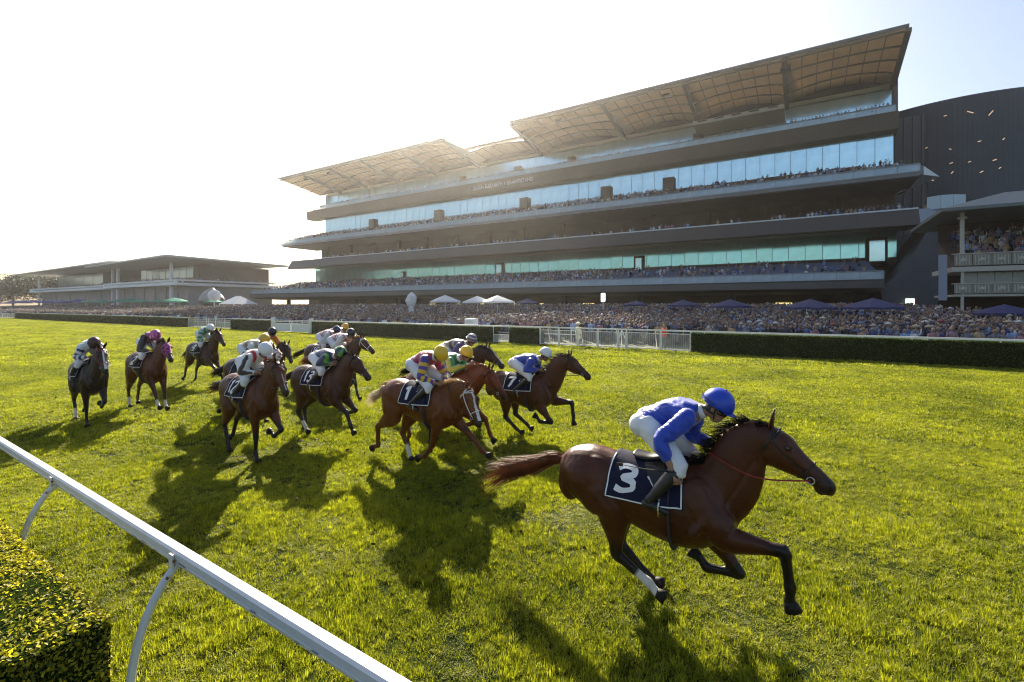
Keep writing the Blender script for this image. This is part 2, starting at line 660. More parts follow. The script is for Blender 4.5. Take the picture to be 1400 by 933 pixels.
def make_outer_rail():
    mw = M_white
    t = empty("outer_rail", (0, 32.42, 0))
    tag(t, "long white rail above the clipped hedges on the far side of the course", "rail")
    for k, (a, b) in enumerate(((-159, -74.7), (-62.8, -53.7), (-46.2, -17.6), (-17.6, -6.2), (-6.2, 44))):
        mb = MB()
        mb.box(a, b, -.05, .05, 1.35, 1.45)
        mb.build("rail_bar", mw, t)
        x = a + .8
        while x < b:
            mb = MB()
            mb.bar((x, .0, 1.36), (x, .03, 1.1), .05)
            mb.bar((x, .03, 1.1), (x, .5, 0.0), .05)
            mb.build("rail_support", mw, t)
            x += 2.75 if a > -20 else 5.5
    # gates
    wire = mat("wire_mesh", (.62, .64, .64), .5, alpha=.35)

    def mesh_fence(xs, lab, grp="white gates and fences between the hedges", h=1.25):
        g = empty("mesh_fence", (xs[0], 32.5, 0))
        tag(g, lab, "fence", grp)
        x0 = xs[0]
        for i, x in enumerate(xs):
            mb = MB(); mb.box(x - x0 - .04, x - x0 + .04, -.04, .04, 0, 1.34)
            mb.build("post", mw, g)
        for a, b in zip(xs, xs[1:]):
            a += .045 - x0; b -= .045 + x0
            mb = MB()
            mb.box(a, b, -.025, .025, h - .09, h - .04); mb.box(a, b, -.025, .025, .1, .16)
            mb.box(a, a + .04, -.025, .025, .16, h - .09); mb.box(b - .04, b, -.025, .025, .16, h - .09)
            p = mb.build("gate_frame", mw, g)
            mb = MB()
            for k in range(1, 14):
                z = .16 + k * (h - .25) / 14
                mb.box(a + .04, b - .04, -.006, .006, z - .006, z + .006)
            n = int((b - a) / .14)
            for k in range(1, n):
                x = a + k * (b - a) / n
                mb.box(x - .004, x + .004, .007, .013, .16, h - .09)
            mb.build("wire_grid", M_white, p)
    mesh_fence([-17.55, -15.9, -14.35, -12.75, -11.2, -10.6, -8.2, -6.25], "white tubular fence panels filled with wire mesh, beside the red-jacketed spectator")
    mesh_fence([-74.5, -69, -63], "white gate of two mesh panels behind the jockey in green and white")
    mesh_fence([-22, -20.4], "narrow white gap panel between two hedge blocks", h=.75)
    mesh_fence([-186, -181, -176, -171, -166, -160], "far white mesh gate at the left edge of the course")
    g = empty("solid_gate", (-53.6, 32.4, 0))
    tag(g, "solid white boarded double gate between two clipped hedges", "gate", "white gates and fences between the hedges")
    for x in (0, 7.3):
        mb = MB(); mb.box(x - .25, x + .25, -.12, .12, 0, 1.65); mb.build("gate_post", mw, g)
    for x in (.3, 3.7):
        mb = MB(); mb.box(x, x + 3.3, -.03, .03, .12, 1.05)
        lf = mb.build("gate_leaf", mw, g)
        for k in range(3):
            mb = MB(); mb.box(x, x + 3.3, -.05, -.032, .15 + k * .3, .38 + k * .3); mb.build("board", mw, lf)
        mb = MB(); mb.box(x, x + 3.3, -.03, .03, 1.2, 1.28); mb.box(x, x + .1, -.03, .03, 1.05, 1.2); mb.build("top_bar", mw, lf)
    # inner crowd-control fence
    g = empty("crowd_fence", (-120, 36.3, 0))
    tag(g, "white pipe fence holding back the crowd behind the left hedges", "fence")
    for z in (.6, 1.15):
        mb = MB(); mb.box(0, 104, -.03, .03, z, z + .07); mb.build("rail_bar", mw, g)
    for k in range(40):
        mb = MB(); mb.box(k * 2.65, k * 2.65 + .07, -.035, .035, 0, 1.25); mb.build("post", mw, g)
    gs = mat("green_board", (.06, .2, .14), .6)
    mb = MB(); mb.box(46, 62, -.02, -.0, .1, .58); mb.box(70, 80, -.02, 0, .1, .58); mb.build("green_panel", gs, g)


def make_divots():
    """loose clods and torn turf left by the hooves"""
    r = random.Random(12)
    mb = MB()
    cs = [(.14, .09, .05), (.05, .035, .02), (.06, .09, .02)]
    spots = [(-2.6, 4.9), (-7.6, 6.6), (-11.0, 6.9), (-11.2, 5.2), (-7.6, 9.6), (-18, 5.9), (-17.4, 4.5), (-21.5, 9), (-15, 9.6), (-4.6, 5.1)]
    for k in range(420):
        cx, cy = r.choice(spots)
        x, y = cx + r.gauss(-.6, 1.4), cy + r.gauss(0, .55)
        s_ = r.uniform(.012, .04)
        z = r.uniform(.02, .05)
        if r.random() < .12: z = r.uniform(.08, .6) * r.random()
        ax = [Vector((r.uniform(-1, 1), r.uniform(-1, 1), r.uniform(-1, 1))).normalized() for _ in range(3)]
        mb.ball((x, y, z), (s_, s_ * .7, s_ * .6), ax, n=5, m=4, col=r.choice(cs))
    o = mb.build("turf_clods", mat("clod_soil", attr=True, rough=1, spec=.05), fix=False)
    tag(o, kind="stuff")


make_ground()
make_divots()
make_grass()
make_near_rail()
make_hedges()
make_outer_rail()

# ------------------------------------------------------------------ the main grandstand
XL, XR = -113.6, 10.5
K = 1.38            # metres per drawing unit of the grandstand
BAYS = [10.5, -2, -14.5, -27, -43.9, -59.2, -71, -83, -94, -104, -113.6]
G_glass = mat("facade_glass", (.62, .84, .9), .12, metal=.7, spec=.9, var=.22, vscale=.25)
G_glass_low = mat("green_glass", (.45, .84, .82), .12, metal=.7, spec=.9, var=.2, vscale=.3)
G_rail = mat("balustrade_glass", (.6, .75, .85), .1, spec=.9, alpha=.5, var=.15, vscale=.5)
G_fascia = mat("brown_fascia", (.10, .07, .045), .5, var=.15, vscale=.3)
G_dark = mat("dark_concrete", (.05, .045, .04), .7, var=.25, vscale=.4)
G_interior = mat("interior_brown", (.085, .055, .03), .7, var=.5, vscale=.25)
G_soffit = mat("soffit_panel", (.62, .5, .33), .6, trans=.2, var=.12, vscale=.6)
G_truss = mat("roof_steel", (.16, .145, .11), .5)
G_cream = mat("cream_band", (.5, .47, .36), .6, var=.08)
G_seat = mat("seat_blue", (.09, .12, .2), .5)
G_conc = mat("terrace_concrete", (.28, .28, .3), .8, var=.15, vscale=.5)
G_white = mat("white_cladding", (.7, .72, .74), .4)
CROWD_PTS = []          # (x, y, z, facing) on the terraces


def bx(name, m, parent, *a, **k):
    mb = MB(); mb.box(*a)
    return mb.build(name, m, parent)


def make_grandstand():
    g = empty("grandstand", (0, 0, 0))
    tag(g, "long glass-fronted grandstand with stacked terraces and a thin overhanging roof", "grandstand")
    g.scale = (K, K, K)
    g.location = (0, 0, -1.18)
    n_pts = len(CROWD_PTS)
    # ---- ground floor
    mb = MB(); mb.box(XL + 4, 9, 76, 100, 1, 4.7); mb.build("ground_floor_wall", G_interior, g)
    x = -108
    while x < 8:
        bx("column", G_dark, g, x - .35, x + .35, 69, 69.7, 0, 5)
        x += 12.5
    warm = mat("warm_light", (1, .78, .3), .5, emit=.5)
    rr = random.Random(5)
    for k in range(14):
        x = -100 + k * 7.6 + rr.uniform(-2, 2)
        w = rr.uniform(.5, 2.2)
        bx("lit_window", warm, g, x, x + w, 75.9, 75.97, 2.9, 3.5)
    # ---- level 1 terrace
    mb = MB(); mb.prism([(63, 5.1), (63, 5.9), (78, 8.7), (78, 8.3), (72, 4.5), (64.5, 4.7)], XL, 7.4); mb.build("lower_terrace", G_dark, g)
    mb = MB(); mb.box(XL, 7.4, 62.9, 63, 5.0, 5.75); mb.build("lower_fascia", mat("grey_fascia", (.09, .085, .08), .5), g)
    mb = MB()
    for r in range(10):
        y = 64 + r * 1.35; z = 6.1 + r * .27
        mb.box(XL + 1, 7.2, y, y + .06, z, z + .4)
        mb.box(XL + 1, 7.2, y - .45, y, z, z + .08)
    mb.build("seat_rows", G_seat, g)["kind"] = "stuff"
    for r in range(9):
        dens = .62
        for x in np.arange(XL + 2, 6.5, .5):
            xx = x
            d = dens * (1.0 if xx < -32 else .5 if xx < -8 else .3)
            if noise.noise((x * .13, r * .3, 1)) * .6 + rr.random() < d:
                CROWD_PTS.append((x + rr.uniform(-.2, .2), 64.3 + r * 1.35, 6.1 + r * .27 - .05, 0))
    bx("upstand", G_interior, g, XL + 3, XR, 78, 78.3, 8.4, 9.4)
    # ---- glazing, one pane after another
    mull = mat("mullion", (.2, .24, .25), .4)

    def glaze(x0, x1, n, y, z0, z1, m, name="glass_pane", skip=()):
        w = (x1 - x0) / n
        me = None
        for i in range(n):
            if i in skip: continue
            if me is None:
                mb = MB(); mb.box(.03, w - .03, 0, .05, 0, z1 - z0)
                me = mb.mesh(name); me.materials.append(m)
            o = bpy.data.objects.new(name, me); C.objects.link(o); o.parent = g
            o.location = (x0 + i * w, y + rr.uniform(-.015, .015), z0)
            o.rotation_euler = (rr.uniform(-.006, .006), 0, rr.uniform(-.006, .006))
        mb = MB()
        for i in range(n + 1): mb.box(x0 + i * w - .03, x0 + i * w + .03, y - .02, y + .1, z0, z1)
        mb.box(x0, x1, y - .06, y + .12, z1, z1 + .12); mb.box(x0, x1, y - .06, y + .12, z0 - .12, z0)
        mb.build("mullions", mull, g)["kind"] = "stuff"

    def doorway(x, y, z0, w=1.8, h=3):
        bx("door_frame", G_interior, g, x, x + w, y - .5, y - .12, z0 - .3, z0 + h)
        bx("door_glass", G_glass, g, x + .3, x + w - .3, y - .56, y - .51, z0 - .1, z0 + h - .4)

    glaze(XL + 4, 8.5, 58, 78, 9.5, 12.7, G_glass_low)
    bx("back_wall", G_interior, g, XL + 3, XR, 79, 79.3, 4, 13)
    bx("end_glazing", G_glass_low, g, 8.6, 10.4, 77.9, 78, 9.4, 12.8)
    doorway(7.2, 77.5, 9.0, 2.2, 3.0)
    doorway(-24, 78, 9, 1.6, 2.4); doorway(-52, 78, 9, 1.8, 2.6); doorway(-78, 78, 8.9, 1.0, 2.0)
    glaze(XL, 7.4, 58, 63.1, 5.95, 6.75, G_rail, "balustrade_panel")
    # ---- level 2 open deck
    mb = MB(); mb.prism([(70, 12.4), (71.2, 14.35), (71.5, 14.35), (71.5, 13.6), (80, 13.6), (80, 12.95), (70.4, 12.2)], XL + 4, 11.5)
    mb.build("middle_deck", mat("deck_fascia", (.075, .06, .048), .45, var=.12, vscale=.2), g)
    bx("deck_rail", G_white, g, -98, 11.5, 71.25, 71.4, 14.4, 14.55)
    bx("deck_glass", G_rail, g, -98, 11.4, 71.3, 71.34, 14.0, 14.4)
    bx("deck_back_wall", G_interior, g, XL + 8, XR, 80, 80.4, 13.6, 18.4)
    for i, x in enumerate(np.arange(-104, 8, 8.3)):
        bx("column", G_interior, g, x, x + .6, 77.5, 78.1, 13.6, 18.3)
    for x in np.arange(-97, 10, .45):
        if rr.random() < (.45 if x < 0 else .85): CROWD_PTS.append((x, 71.55 + rr.uniform(0, .2), 13.95, 0))
        if rr.random() < .18: CROWD_PTS.append((x, 74 + rr.uniform(0, 2), 13.7, 0))
    # corner bay of the open deck
    mb = MB(); mb.add([(11.5, 70, 12.4), (15.6, 71.5, 13.9), (15.6, 80, 13.9), (11.5, 80, 12.6), (11.5, 71.2, 14.35), (15.6, 72, 14.35), (15.6, 80, 14.35), (11.5, 80, 14.35)],
                      [(0, 1, 2, 3), (0, 4, 5, 1), (1, 5, 6, 2), (4, 7, 6, 5)])
    mb.build("corner_deck", mat("grey_panel", (.3, .32, .36), .4), g)
    lit = mat("backlit_glass", (.62, .75, .8), .3, spec=.6, trans=.3)
    for (xa, ya, xb, yb) in ((12.3, 71.5, 13.4, 70.9), (13.4, 70.9, 14.5, 71.1), (14.5, 71.1, 15.7, 71.9)):
        mb = MB(); mb.bar((xa, ya, 14.9), (xb - .03, yb, 14.9), .05, 1.5); mb.build("corner_glass_panel", lit, g)
    for k in range(16): CROWD_PTS.append((rr.uniform(6, 15), rr.uniform(71.8, 75), 14.0, 0))
    # ---- level 3 raked terrace
    mb = MB(); mb.prism([(71, 18.2), (70.8, 18.65), (81, 21.9), (81, 21.5), (80, 18.2)], XL, 11.8); mb.build("upper_terrace", G_conc, g)
    bx("terrace_soffit", G_dark, g, XL + .5, 11.6, 71, 81, 18.05, 18.19)
    mb = MB()
    for r in range(7):
        y = 72.2 + r * 1.25; z = 19.15 + r * .4
        mb.box(XL + 2, 10.6, y, y + .06, z, z + .38); mb.box(XL + 2, 10.6, y - .4, y, z, z + .07)
    mb.build("seat_rows", G_seat, g)["kind"] = "stuff"
    for r in range(7):
        for x in np.arange(XL + 2, 10, .46):
            d = .66 if x < -10 else (.4 if r < 3 else .1)
            if r in (2, 3): d *= .45
            if noise.noise((x * .1, r * .4, 9)) * .7 + rr.random() < d:
                CROWD_PTS.append((x + rr.uniform(-.2, .2), 71.9 + r * 1.25, 19.0 + r * .4, 0))
    mb = MB(); mb.box(-26, 6.5, 75.9, 76, 20.9, 21.35); mb.box(-62, -40, 75.9, 76, 20.9, 21.35); mb.build("aisle_wall", G_interior, g)
    for x in (-18.7, -29, -45, -66, -86): bx("vomitory", G_interior, g, x, x + 1.7, 75.2, 76.6, 20.2, 23.2)
    glaze(XL, 11.6, 60, 70.85, 18.7, 19.5, G_rail, "balustrade_panel")
    glaze(XL + 4, XR, 60, 81, 22.0, 26.25, G_glass)
    mb = MB(); mb.add([(10.5, 81, 18), (11.9, 70.9, 18.2), (13.6, 72.5, 18.1), (10.5, 81, 22.3), (11.9, 70.9, 19.2), (10.5, 76, 21)], [(0, 1, 2), (1, 4, 5, 3, 0), (1, 2, 4)])
    mb.build("terrace_corner", G_white, g)
    bx("back_wall", G_dark, g, XL + 4, XR, 82.5, 83, 18, 33)
    # ---- level 4 balcony
    mb = MB(); mb.prism([(79.3, 26.5), (79.0, 28.7), (79.2, 28.75), (82, 28.75), (82, 26.4)], XL - 1.5, XR + .3); mb.build("balcony_fascia", G_fascia, g)
    glaze(XL + 1, XR, 60, 79.15, 28.8, 29.55, G_rail, "balustrade_panel")
    glaze(XL + 4, XR, 60, 82, 28.9, 32.7, G_glass)
    for x in np.arange(XL + 4, 10, .42):
        if noise.noise((x * .12, 3, 2)) * .8 + rr.random() < .85: CROWD_PTS.append((x, 79.3 + rr.uniform(0, .25), 28.8, 0))
    for x in (-15.3, -38, -50, -64): bx("door_frame", G_interior, g, x, x + 1.5, 81.3, 81.9, 28.8, 31.4)
    mb = MB(); mb.box(XL + 4, XR, 81.6, 82.4, 32.85, 33.4); mb.build("cream_band", G_cream, g)
    mb = MB(); mb.prism([(77.8, 31.5), (77.8, 32.1), (82, 32.4), (82, 31.0)], -14.6, -2.2)
    c = mb.build("broadcast_box", G_cream, g)
    for k in range(5):
        mb = MB(); mb.box(-13.9 + k * 2.4, -12.6 + k * 2.4, 77.7, 77.79, 31.85, 32.0); mb.build("slot_window", G_dark, c)
    # sign
    cu = bpy.data.curves.new("sign_text", 'FONT')
    cu.body = "QUEEN ELIZABETH II GRANDSTAND"
    cu.size = 1.0; cu.extrude = .05
    tmp = bpy.data.objects.new("tmp", cu); C.objects.link(tmp)
    bpy.context.view_layer.update()
    dg = bpy.context.evaluated_depsgraph_get()
    me = bpy.data.meshes.new_from_object(tmp.evaluated_get(dg)); bpy.data.objects.remove(tmp)
    co = coords(me); w = co[:, 0].max() - co[:, 0].min()
    s_ = 14.6 / w
    me.transform(Matrix.Translation((-58.8, 78.97, 27.25)) @ Matrix.Rotation(R(90), 4, 'X') @ Matrix.Diagonal((s_, s_ * 1.15, 1, 1)))
    link("sign_lettering", me, g, mat("sign_white", (.85, .85, .85), .4))
    # ---- roof
    YF, YB = 70, 83

    def zs(x, y, a, b):
        u = (x - a) / (b - a); s_ = max(0, min(1, (y - YF) / 12.0))
        return 35.15 - s_ ** 1.25 * (.5 + 1.7 * (1 - max(0, math.sin(PI * u)) ** .55))
    nb = 0
    for b_, a_ in zip(BAYS, BAYS[1:]):
        notch = (a_ == -59.2)
        y0 = 77 if notch else YF + .6
        rows = 2 if notch else 4
        ncol = 7
        for i in range(ncol):
            for j in range(rows):
                xa = a_ + .25 + (b_ - a_ - .5) * i / ncol; xb = a_ + .25 + (b_ - a_ - .5) * (i + 1) / ncol
                ya = y0 + (82 - y0) * j / rows; yb = y0 + (82 - y0) * (j + 1) / rows
                mb = MB()
                v = [(x, y, zs(x, y, a_, b_)) for x, y in ((xa, ya), ((xa + xb) / 2, ya), (xb, ya), (xb, yb), ((xa + xb) / 2, yb), (xa, yb))]
                v += [(x, y, z + .06) for x, y, z in v]
                mb.add(v, [(0, 1, 4, 5), (1, 2, 3, 4), (6, 11, 10, 7), (7, 10, 9, 8), (0, 6, 7, 1), (1, 7, 8, 2), (2, 8, 9, 3), (3, 9, 10, 4), (4, 10, 11, 5), (5, 11, 6, 0)])
                mb.build("soffit_panel", G_soffit, g, fix=False)
        # lunette at the back of the bay
        mb = MB()
        n = 14
        top = [(a_ + (b_ - a_) * i / n, 81.95, zs(a_ + (b_ - a_) * i / n, 82, a_, b_)) for i in range(n + 1)]
        v = top + [(x, y, 33.35) for x, y, z in top]
        mb.add(v, [(i, i + 1, i + n + 2, i + n + 1) for i in range(n)])
        mb.build("lunette_wall", mat("lunette_dark", (.02, .017, .014), .8), g, fix=False)
        mb = MB()
        for i in range(1, ncol):
            x = a_ + .25 + (b_ - a_ - .5) * i / ncol
            q = [(x, y0 + (81.9 - y0) * k / 6, zs(x, y0 + (82 - y0) * k / 6, a_, b_) - .03) for k in range(7)]
            for p_, q_ in zip(q, q[1:]): mb.bar(p_, q_, .09, .05)
        mb.build("seam_strips", G_truss, g)["kind"] = "stuff"
        # ribs
        for j in range(1 if notch else 4):
            y = y0 + (82 - y0) * j / rows
            mb = MB()
            pts = [(a_ + (b_ - a_) * i / n, y - .08, zs(a_ + (b_ - a_) * i / n, y, a_, b_) - .06) for i in range(n + 1)]
            for p, q in zip(pts, pts[1:]): mb.bar(p, q, .16, .22)
            mb.build("roof_rib", G_truss, g)
    for x in BAYS[:-1]:
        yf = 77 if x in () else YF + .3
        mb = MB(); mb.prism([(yf, 35.3), (yf, 34.9), (82.3, 32.6), (82.3, 35.3)], x - .28, x + .28)
        mb.build("roof_truss", G_truss, g)
    mroof = mat("roof_sheet", (.2, .2, .19), .5, var=.1)
    for (xa, xb, yf) in ((-43.9, XR, YF), (-59.2, -43.9, 77), (XL, -59.2, YF)):
        mb = MB(); mb.prism([(yf, 35.35), (yf + .1, 35.65), (yf + 1.0, 35.7), (yf + 1.0, 35.3)], xa + .002, xb - .002)
        mb.build("roof_edge_beam", mroof, g)
        mb = MB(); mb.prism([(82.1, 35.2), (82.1, 35.8), (100, 36.4), (100, 35.4)], xa + .002, xb - .002); mb.build("roof", mroof, g)
        mb = MB(); mb.box(xa + .01, xb - .01, yf - .06, yf + .0, 35.2, 35.62); mb.build("roof_edge", mat("roof_edge", (.13, .125, .11), .5), g)
    for x in (-106, -97, -18, -2.5, -36):
        mb = MB(); mb.box(x, x + 1.2, 72, 72.5, 34.5, 35); mb.build("floodlight", G_dark, g)
    bx("end_column", mat("red_brown_steel", (.13, .06, .04), .5), g, XR + .01, XR + .5, 81.2, 82.8, 27, 34.9)
    bx("end_wall", G_dark, g, XR, XR + .4, 83, 100, 0, 35.3)
    bx("back_block", G_dark, g, XL + 6, XR - .1, 84, 99.9, 0, 35.2)
    # ---- sweeping dark corner mass at the right
    mb = MB()
    poly = [(7.4, 5.0), (9.0, 6.5), (10.6, 9.0), (12.2, 12.0), (13.6, 13.8), (16.2, 13.9), (16.6, 10), (16.4, 1), (8.2, 1), (7.6, 3.6)]
    v = [(x, 66 + max(0, z - 4) * .42, z) for x, z in poly] + [(x, 84, z) for x, z in poly]
    n = len(poly)
    mb.add(v, [tuple(range(n)), tuple(range(2 * n - 1, n - 1, -1))] + [(i, i + n, (i + 1) % n + n, (i + 1) % n) for i in range(n)])
    mb.build("corner_wall", mat("charcoal_cladding", (.045, .043, .045), .55, var=.15, vscale=.5), g)
    bx("lit_doorway", mat("doorway_light", (.75, 1, .8), .5, emit=.8), g, 9.55, 10.3, 65.85, 65.93, 2.0, 3.85)
    bx("door_reveal", mat("door_red", (.3, .08, .03), .6), g, 10.31, 10.5, 65.8, 65.95, 1.5, 3.95)
    CROWD_PTS[n_pts:] = [(x * K, y * K, z * K - 1.18, f) for x, y, z, f in CROWD_PTS[n_pts:]]
    # left end steps of each level against the sky
    for (y0, y1, z0, z1) in ((71, 81, 19, 22), (64, 78, 6, 9)):
        mb = MB(); mb.prism([(y0, z0), (y1, z1), (y1, z0)], XL - .1, XL - .02); mb.build("end_panel", G_conc, g)
    mb = MB(); mb.box(XL + 4, XL + 4.2, 81, 84, 22, 33); mb.box(XL + 5, XL + 5.2, 79, 84, 5, 18); mb.build("end_glass", G_glass, g)


def make_dark_building():
    g = empty("curved_building", (29, 150, 0))
    tag(g, "dark curved mesh-clad building with small slashes of light right of the grandstand", "building")
    m = mat("dark_cladding", (.055, .06, .072), .55, var=.25, vscale=.06)
    m2 = mat("dark_cladding_seam", (.06, .055, .058), .5)
    Rr, H_ = 26, 44
    n = 120
    for k in range(n):
        a0 = R(165) + k * R(190) / n; a1 = R(165) + (k + 1) * R(190) / n - .0006
        mb = MB(); v = []
        for a, dr in ((a0, 0), (a1, 0), (a1, .25), (a0, .25)):
            r_ = Rr - dr
            v += [(r_ * math.cos(a), r_ * math.sin(a), 0), (r_ * math.cos(a), r_ * math.sin(a), H_)]
        mb.add(v, [(0, 2, 3, 1), (2, 4, 5, 3), (4, 6, 7, 5), (6, 0, 1, 7), (1, 3, 5, 7)])
        mb.build("cladding_panel", m, g)
    mb = MB(); mb.tube([(0, 0, .5), (0, 0, H_ - .3)], Rr - .4, n=64, closed_caps=False)
    mb.build("inner_drum", m2, g)
    N = 64
    v = [((Rr - .3) * math.cos(2 * PI * k / N), (Rr - .3) * math.sin(2 * PI * k / N), H_ - .3) for k in range(N)]
    mb = MB(); mb.add(v, [tuple(range(N))]); mb.build("roof", m2, g)
    mb = MB(); mb.box(-14.3, -8, -26.5, -10, 0, 41.5); mb.build("link_wall", mat("link_cladding", (.05, .045, .045), .5), g)
    for k in range(5):
        mb = MB(); mb.box(-14.2 + k * 1.4, -13.95 + k * 1.4, -26.8, -26.5, 0, 41.3); mb.build("vertical_fin", m2, g)
    lm = mat("amber_lamp", (.9, .6, .35), .5, emit=.25)
    r = random.Random(9)
    for lev, st in ((40.0, 0), (34.5, .04), (31, .02), (28.5, .05)):
        for k in range(8):
            a = R(222) + k * .13 + st + r.uniform(-.02, .02)
            z = lev + r.uniform(-.5, .9)
            rr_ = Rr + .08
            c = Vector((rr_ * math.cos(a), rr_ * math.sin(a), z))
            tdir = Vector((-math.sin(a), math.cos(a), 0))
            d = (tdir + Vector((0, 0, r.choice((-.6, .5, .8, 1.3, .2))))).normalized() * r.uniform(.2, .55 if lev > 38 else .3)
            mb = MB(); mb.bar(c - d, c + d, .07, .14); mb.build("ceiling_lamp", lm, g)


def make_heritage_stand():
    g = empty("heritage_stand", (12.0, 60, 0))
    tag(g, "old two-balcony timber stand with cream posts and hipped roof at the right edge", "grandstand")
    cr = mat("cream_paint", (.45, .42, .36), .6, var=.12)
    gr = mat("cast_panel", (.28, .25, .2), .7, var=.2)
    rf = mat("slate_grey_roof", (.13, .15, .15), .6, var=.1)
    W = 34
    mb = MB()
    mb.add([(-.9, -1.5, 12.2), (W, -1.5, 12.2), (W, 14, 12.2), (-.9, 14, 12.2), (5, 5, 14.3), (W, 5, 14.3), (-.9, -1.5, 11.9), (W, -1.5, 11.9), (W, 14, 11.9), (-.9, 14, 11.9)],
           [(0, 1, 5, 4), (4, 5, 2, 3), (0, 4, 3), (0, 6, 7, 1), (0, 3, 9, 6), (6, 9, 8, 7), (1, 7, 8, 2, 5)])
    mb.build("hip_roof", rf, g)
    mb = MB(); mb.add([(.6, 8, 1), (W, 8, 1), (W, 8, 12), (.6, 8, 12)], [(0, 1, 2, 3)]); mb.build("back_wall", mat("stand_interior", (.05, .035, .028), .8), g)
    mb = MB(); mb.box(.3, W, 0.1, 8, 3.95, 4.15); mb.build("lower_floor", cr, g)
    mb = MB(); mb.box(.1, W, 0.0, 8, 6.3, 6.75); mb.build("upper_floor", cr, g)
    mb = MB(); mb.prism([(.8, 6.75), (8, 10), (8, 6.75)], .6, W); mb.build("seating_bank", mat("timber_seating", (.07, .05, .04), .7), g)
    for k in range(5):
        x = .9 + k * 5.2
        mb = MB(); mb.box(x - .14, x + .14, .15, .43, 7.9, 12)
        p = mb.build("upper_post", cr, g)
        mb = MB(); mb.box(x - .3, x + .3, .05, .52, 11.3, 11.5); mb.box(x - .2, x + .2, .1, .48, 7.9, 8.1); mb.build("post_capital", cr, p)
        mb = MB(); mb.box(x - .1, x + .1, .15, .35, 4.15, 6.3); mb.build("middle_post", cr, g)
        mb = MB(); mb.box(x - .1, x + .1, .15, .35, 0.5, 3.95); mb.build("lower_post", cr, g)
    for (z, h) in ((6.78, 1.15), (4.17, .95)):
        for k in range(26):
            x = .3 + k * 1.3
            if x > W - 1: break
            mb = MB(); mb.box(x, x + 1.24, .0, .06, z + .08, z + h)
            p = mb.build("balustrade_panel", gr, g)
            mb = MB()
            for q in range(5): mb.box(x + .12 + q * .22, x + .2 + q * .22, -.03, -.002, z + .15, z + h - .1)
            mb.tube([(x + .62, -.045, z + h / 2), (x + .62, -.03, z + h / 2)], .22, n=10, side=(1, 0, 0))
            mb.build("cast_ornament", cr, p)
        mb = MB(); mb.box(.1, W, -.06, .1, z + h + .01, z + h + .09); mb.build("handrail", cr, g)
    # glazed bays behind the lower balcony
    gl = mat("stand_window", (.25, .3, .33), .15, spec=.8)
    for k in range(4):
        x = 1.1 + k * 1.2
        mb = MB(); mb.box(x, x + 1.12, 1.5, 1.55, 4.2, 6.25); w = mb.build("window_pane", gl, g)
        mb = MB(); mb.box(x, x + 1.12, 1.44, 1.49, 5.3, 5.36); mb.box(x + 1.125, x + 1.19, 1.44, 1.56, 4.2, 6.28); mb.build("window_bar", cr, w)
    mb = MB(); mb.box(-.75, -.15, .3, .5, 3.6, 8); mb.build("downpipe_panel", mat("blue_grey_panel", (.25, .28, .36), .5), g)
    r = random.Random(3)
    for k in range(150):
        t = r.uniform(0, 1)
        CROWD_PTS.append((12 + r.uniform(1.5, 14), 60 + .9 + 6.8 * t, 6.75 + 3.1 * t, 0))
    for k in range(12): CROWD_PTS.append((12 + r.uniform(6.5, 14), 60.7 + r.uniform(0, .6), 4.15, 0))


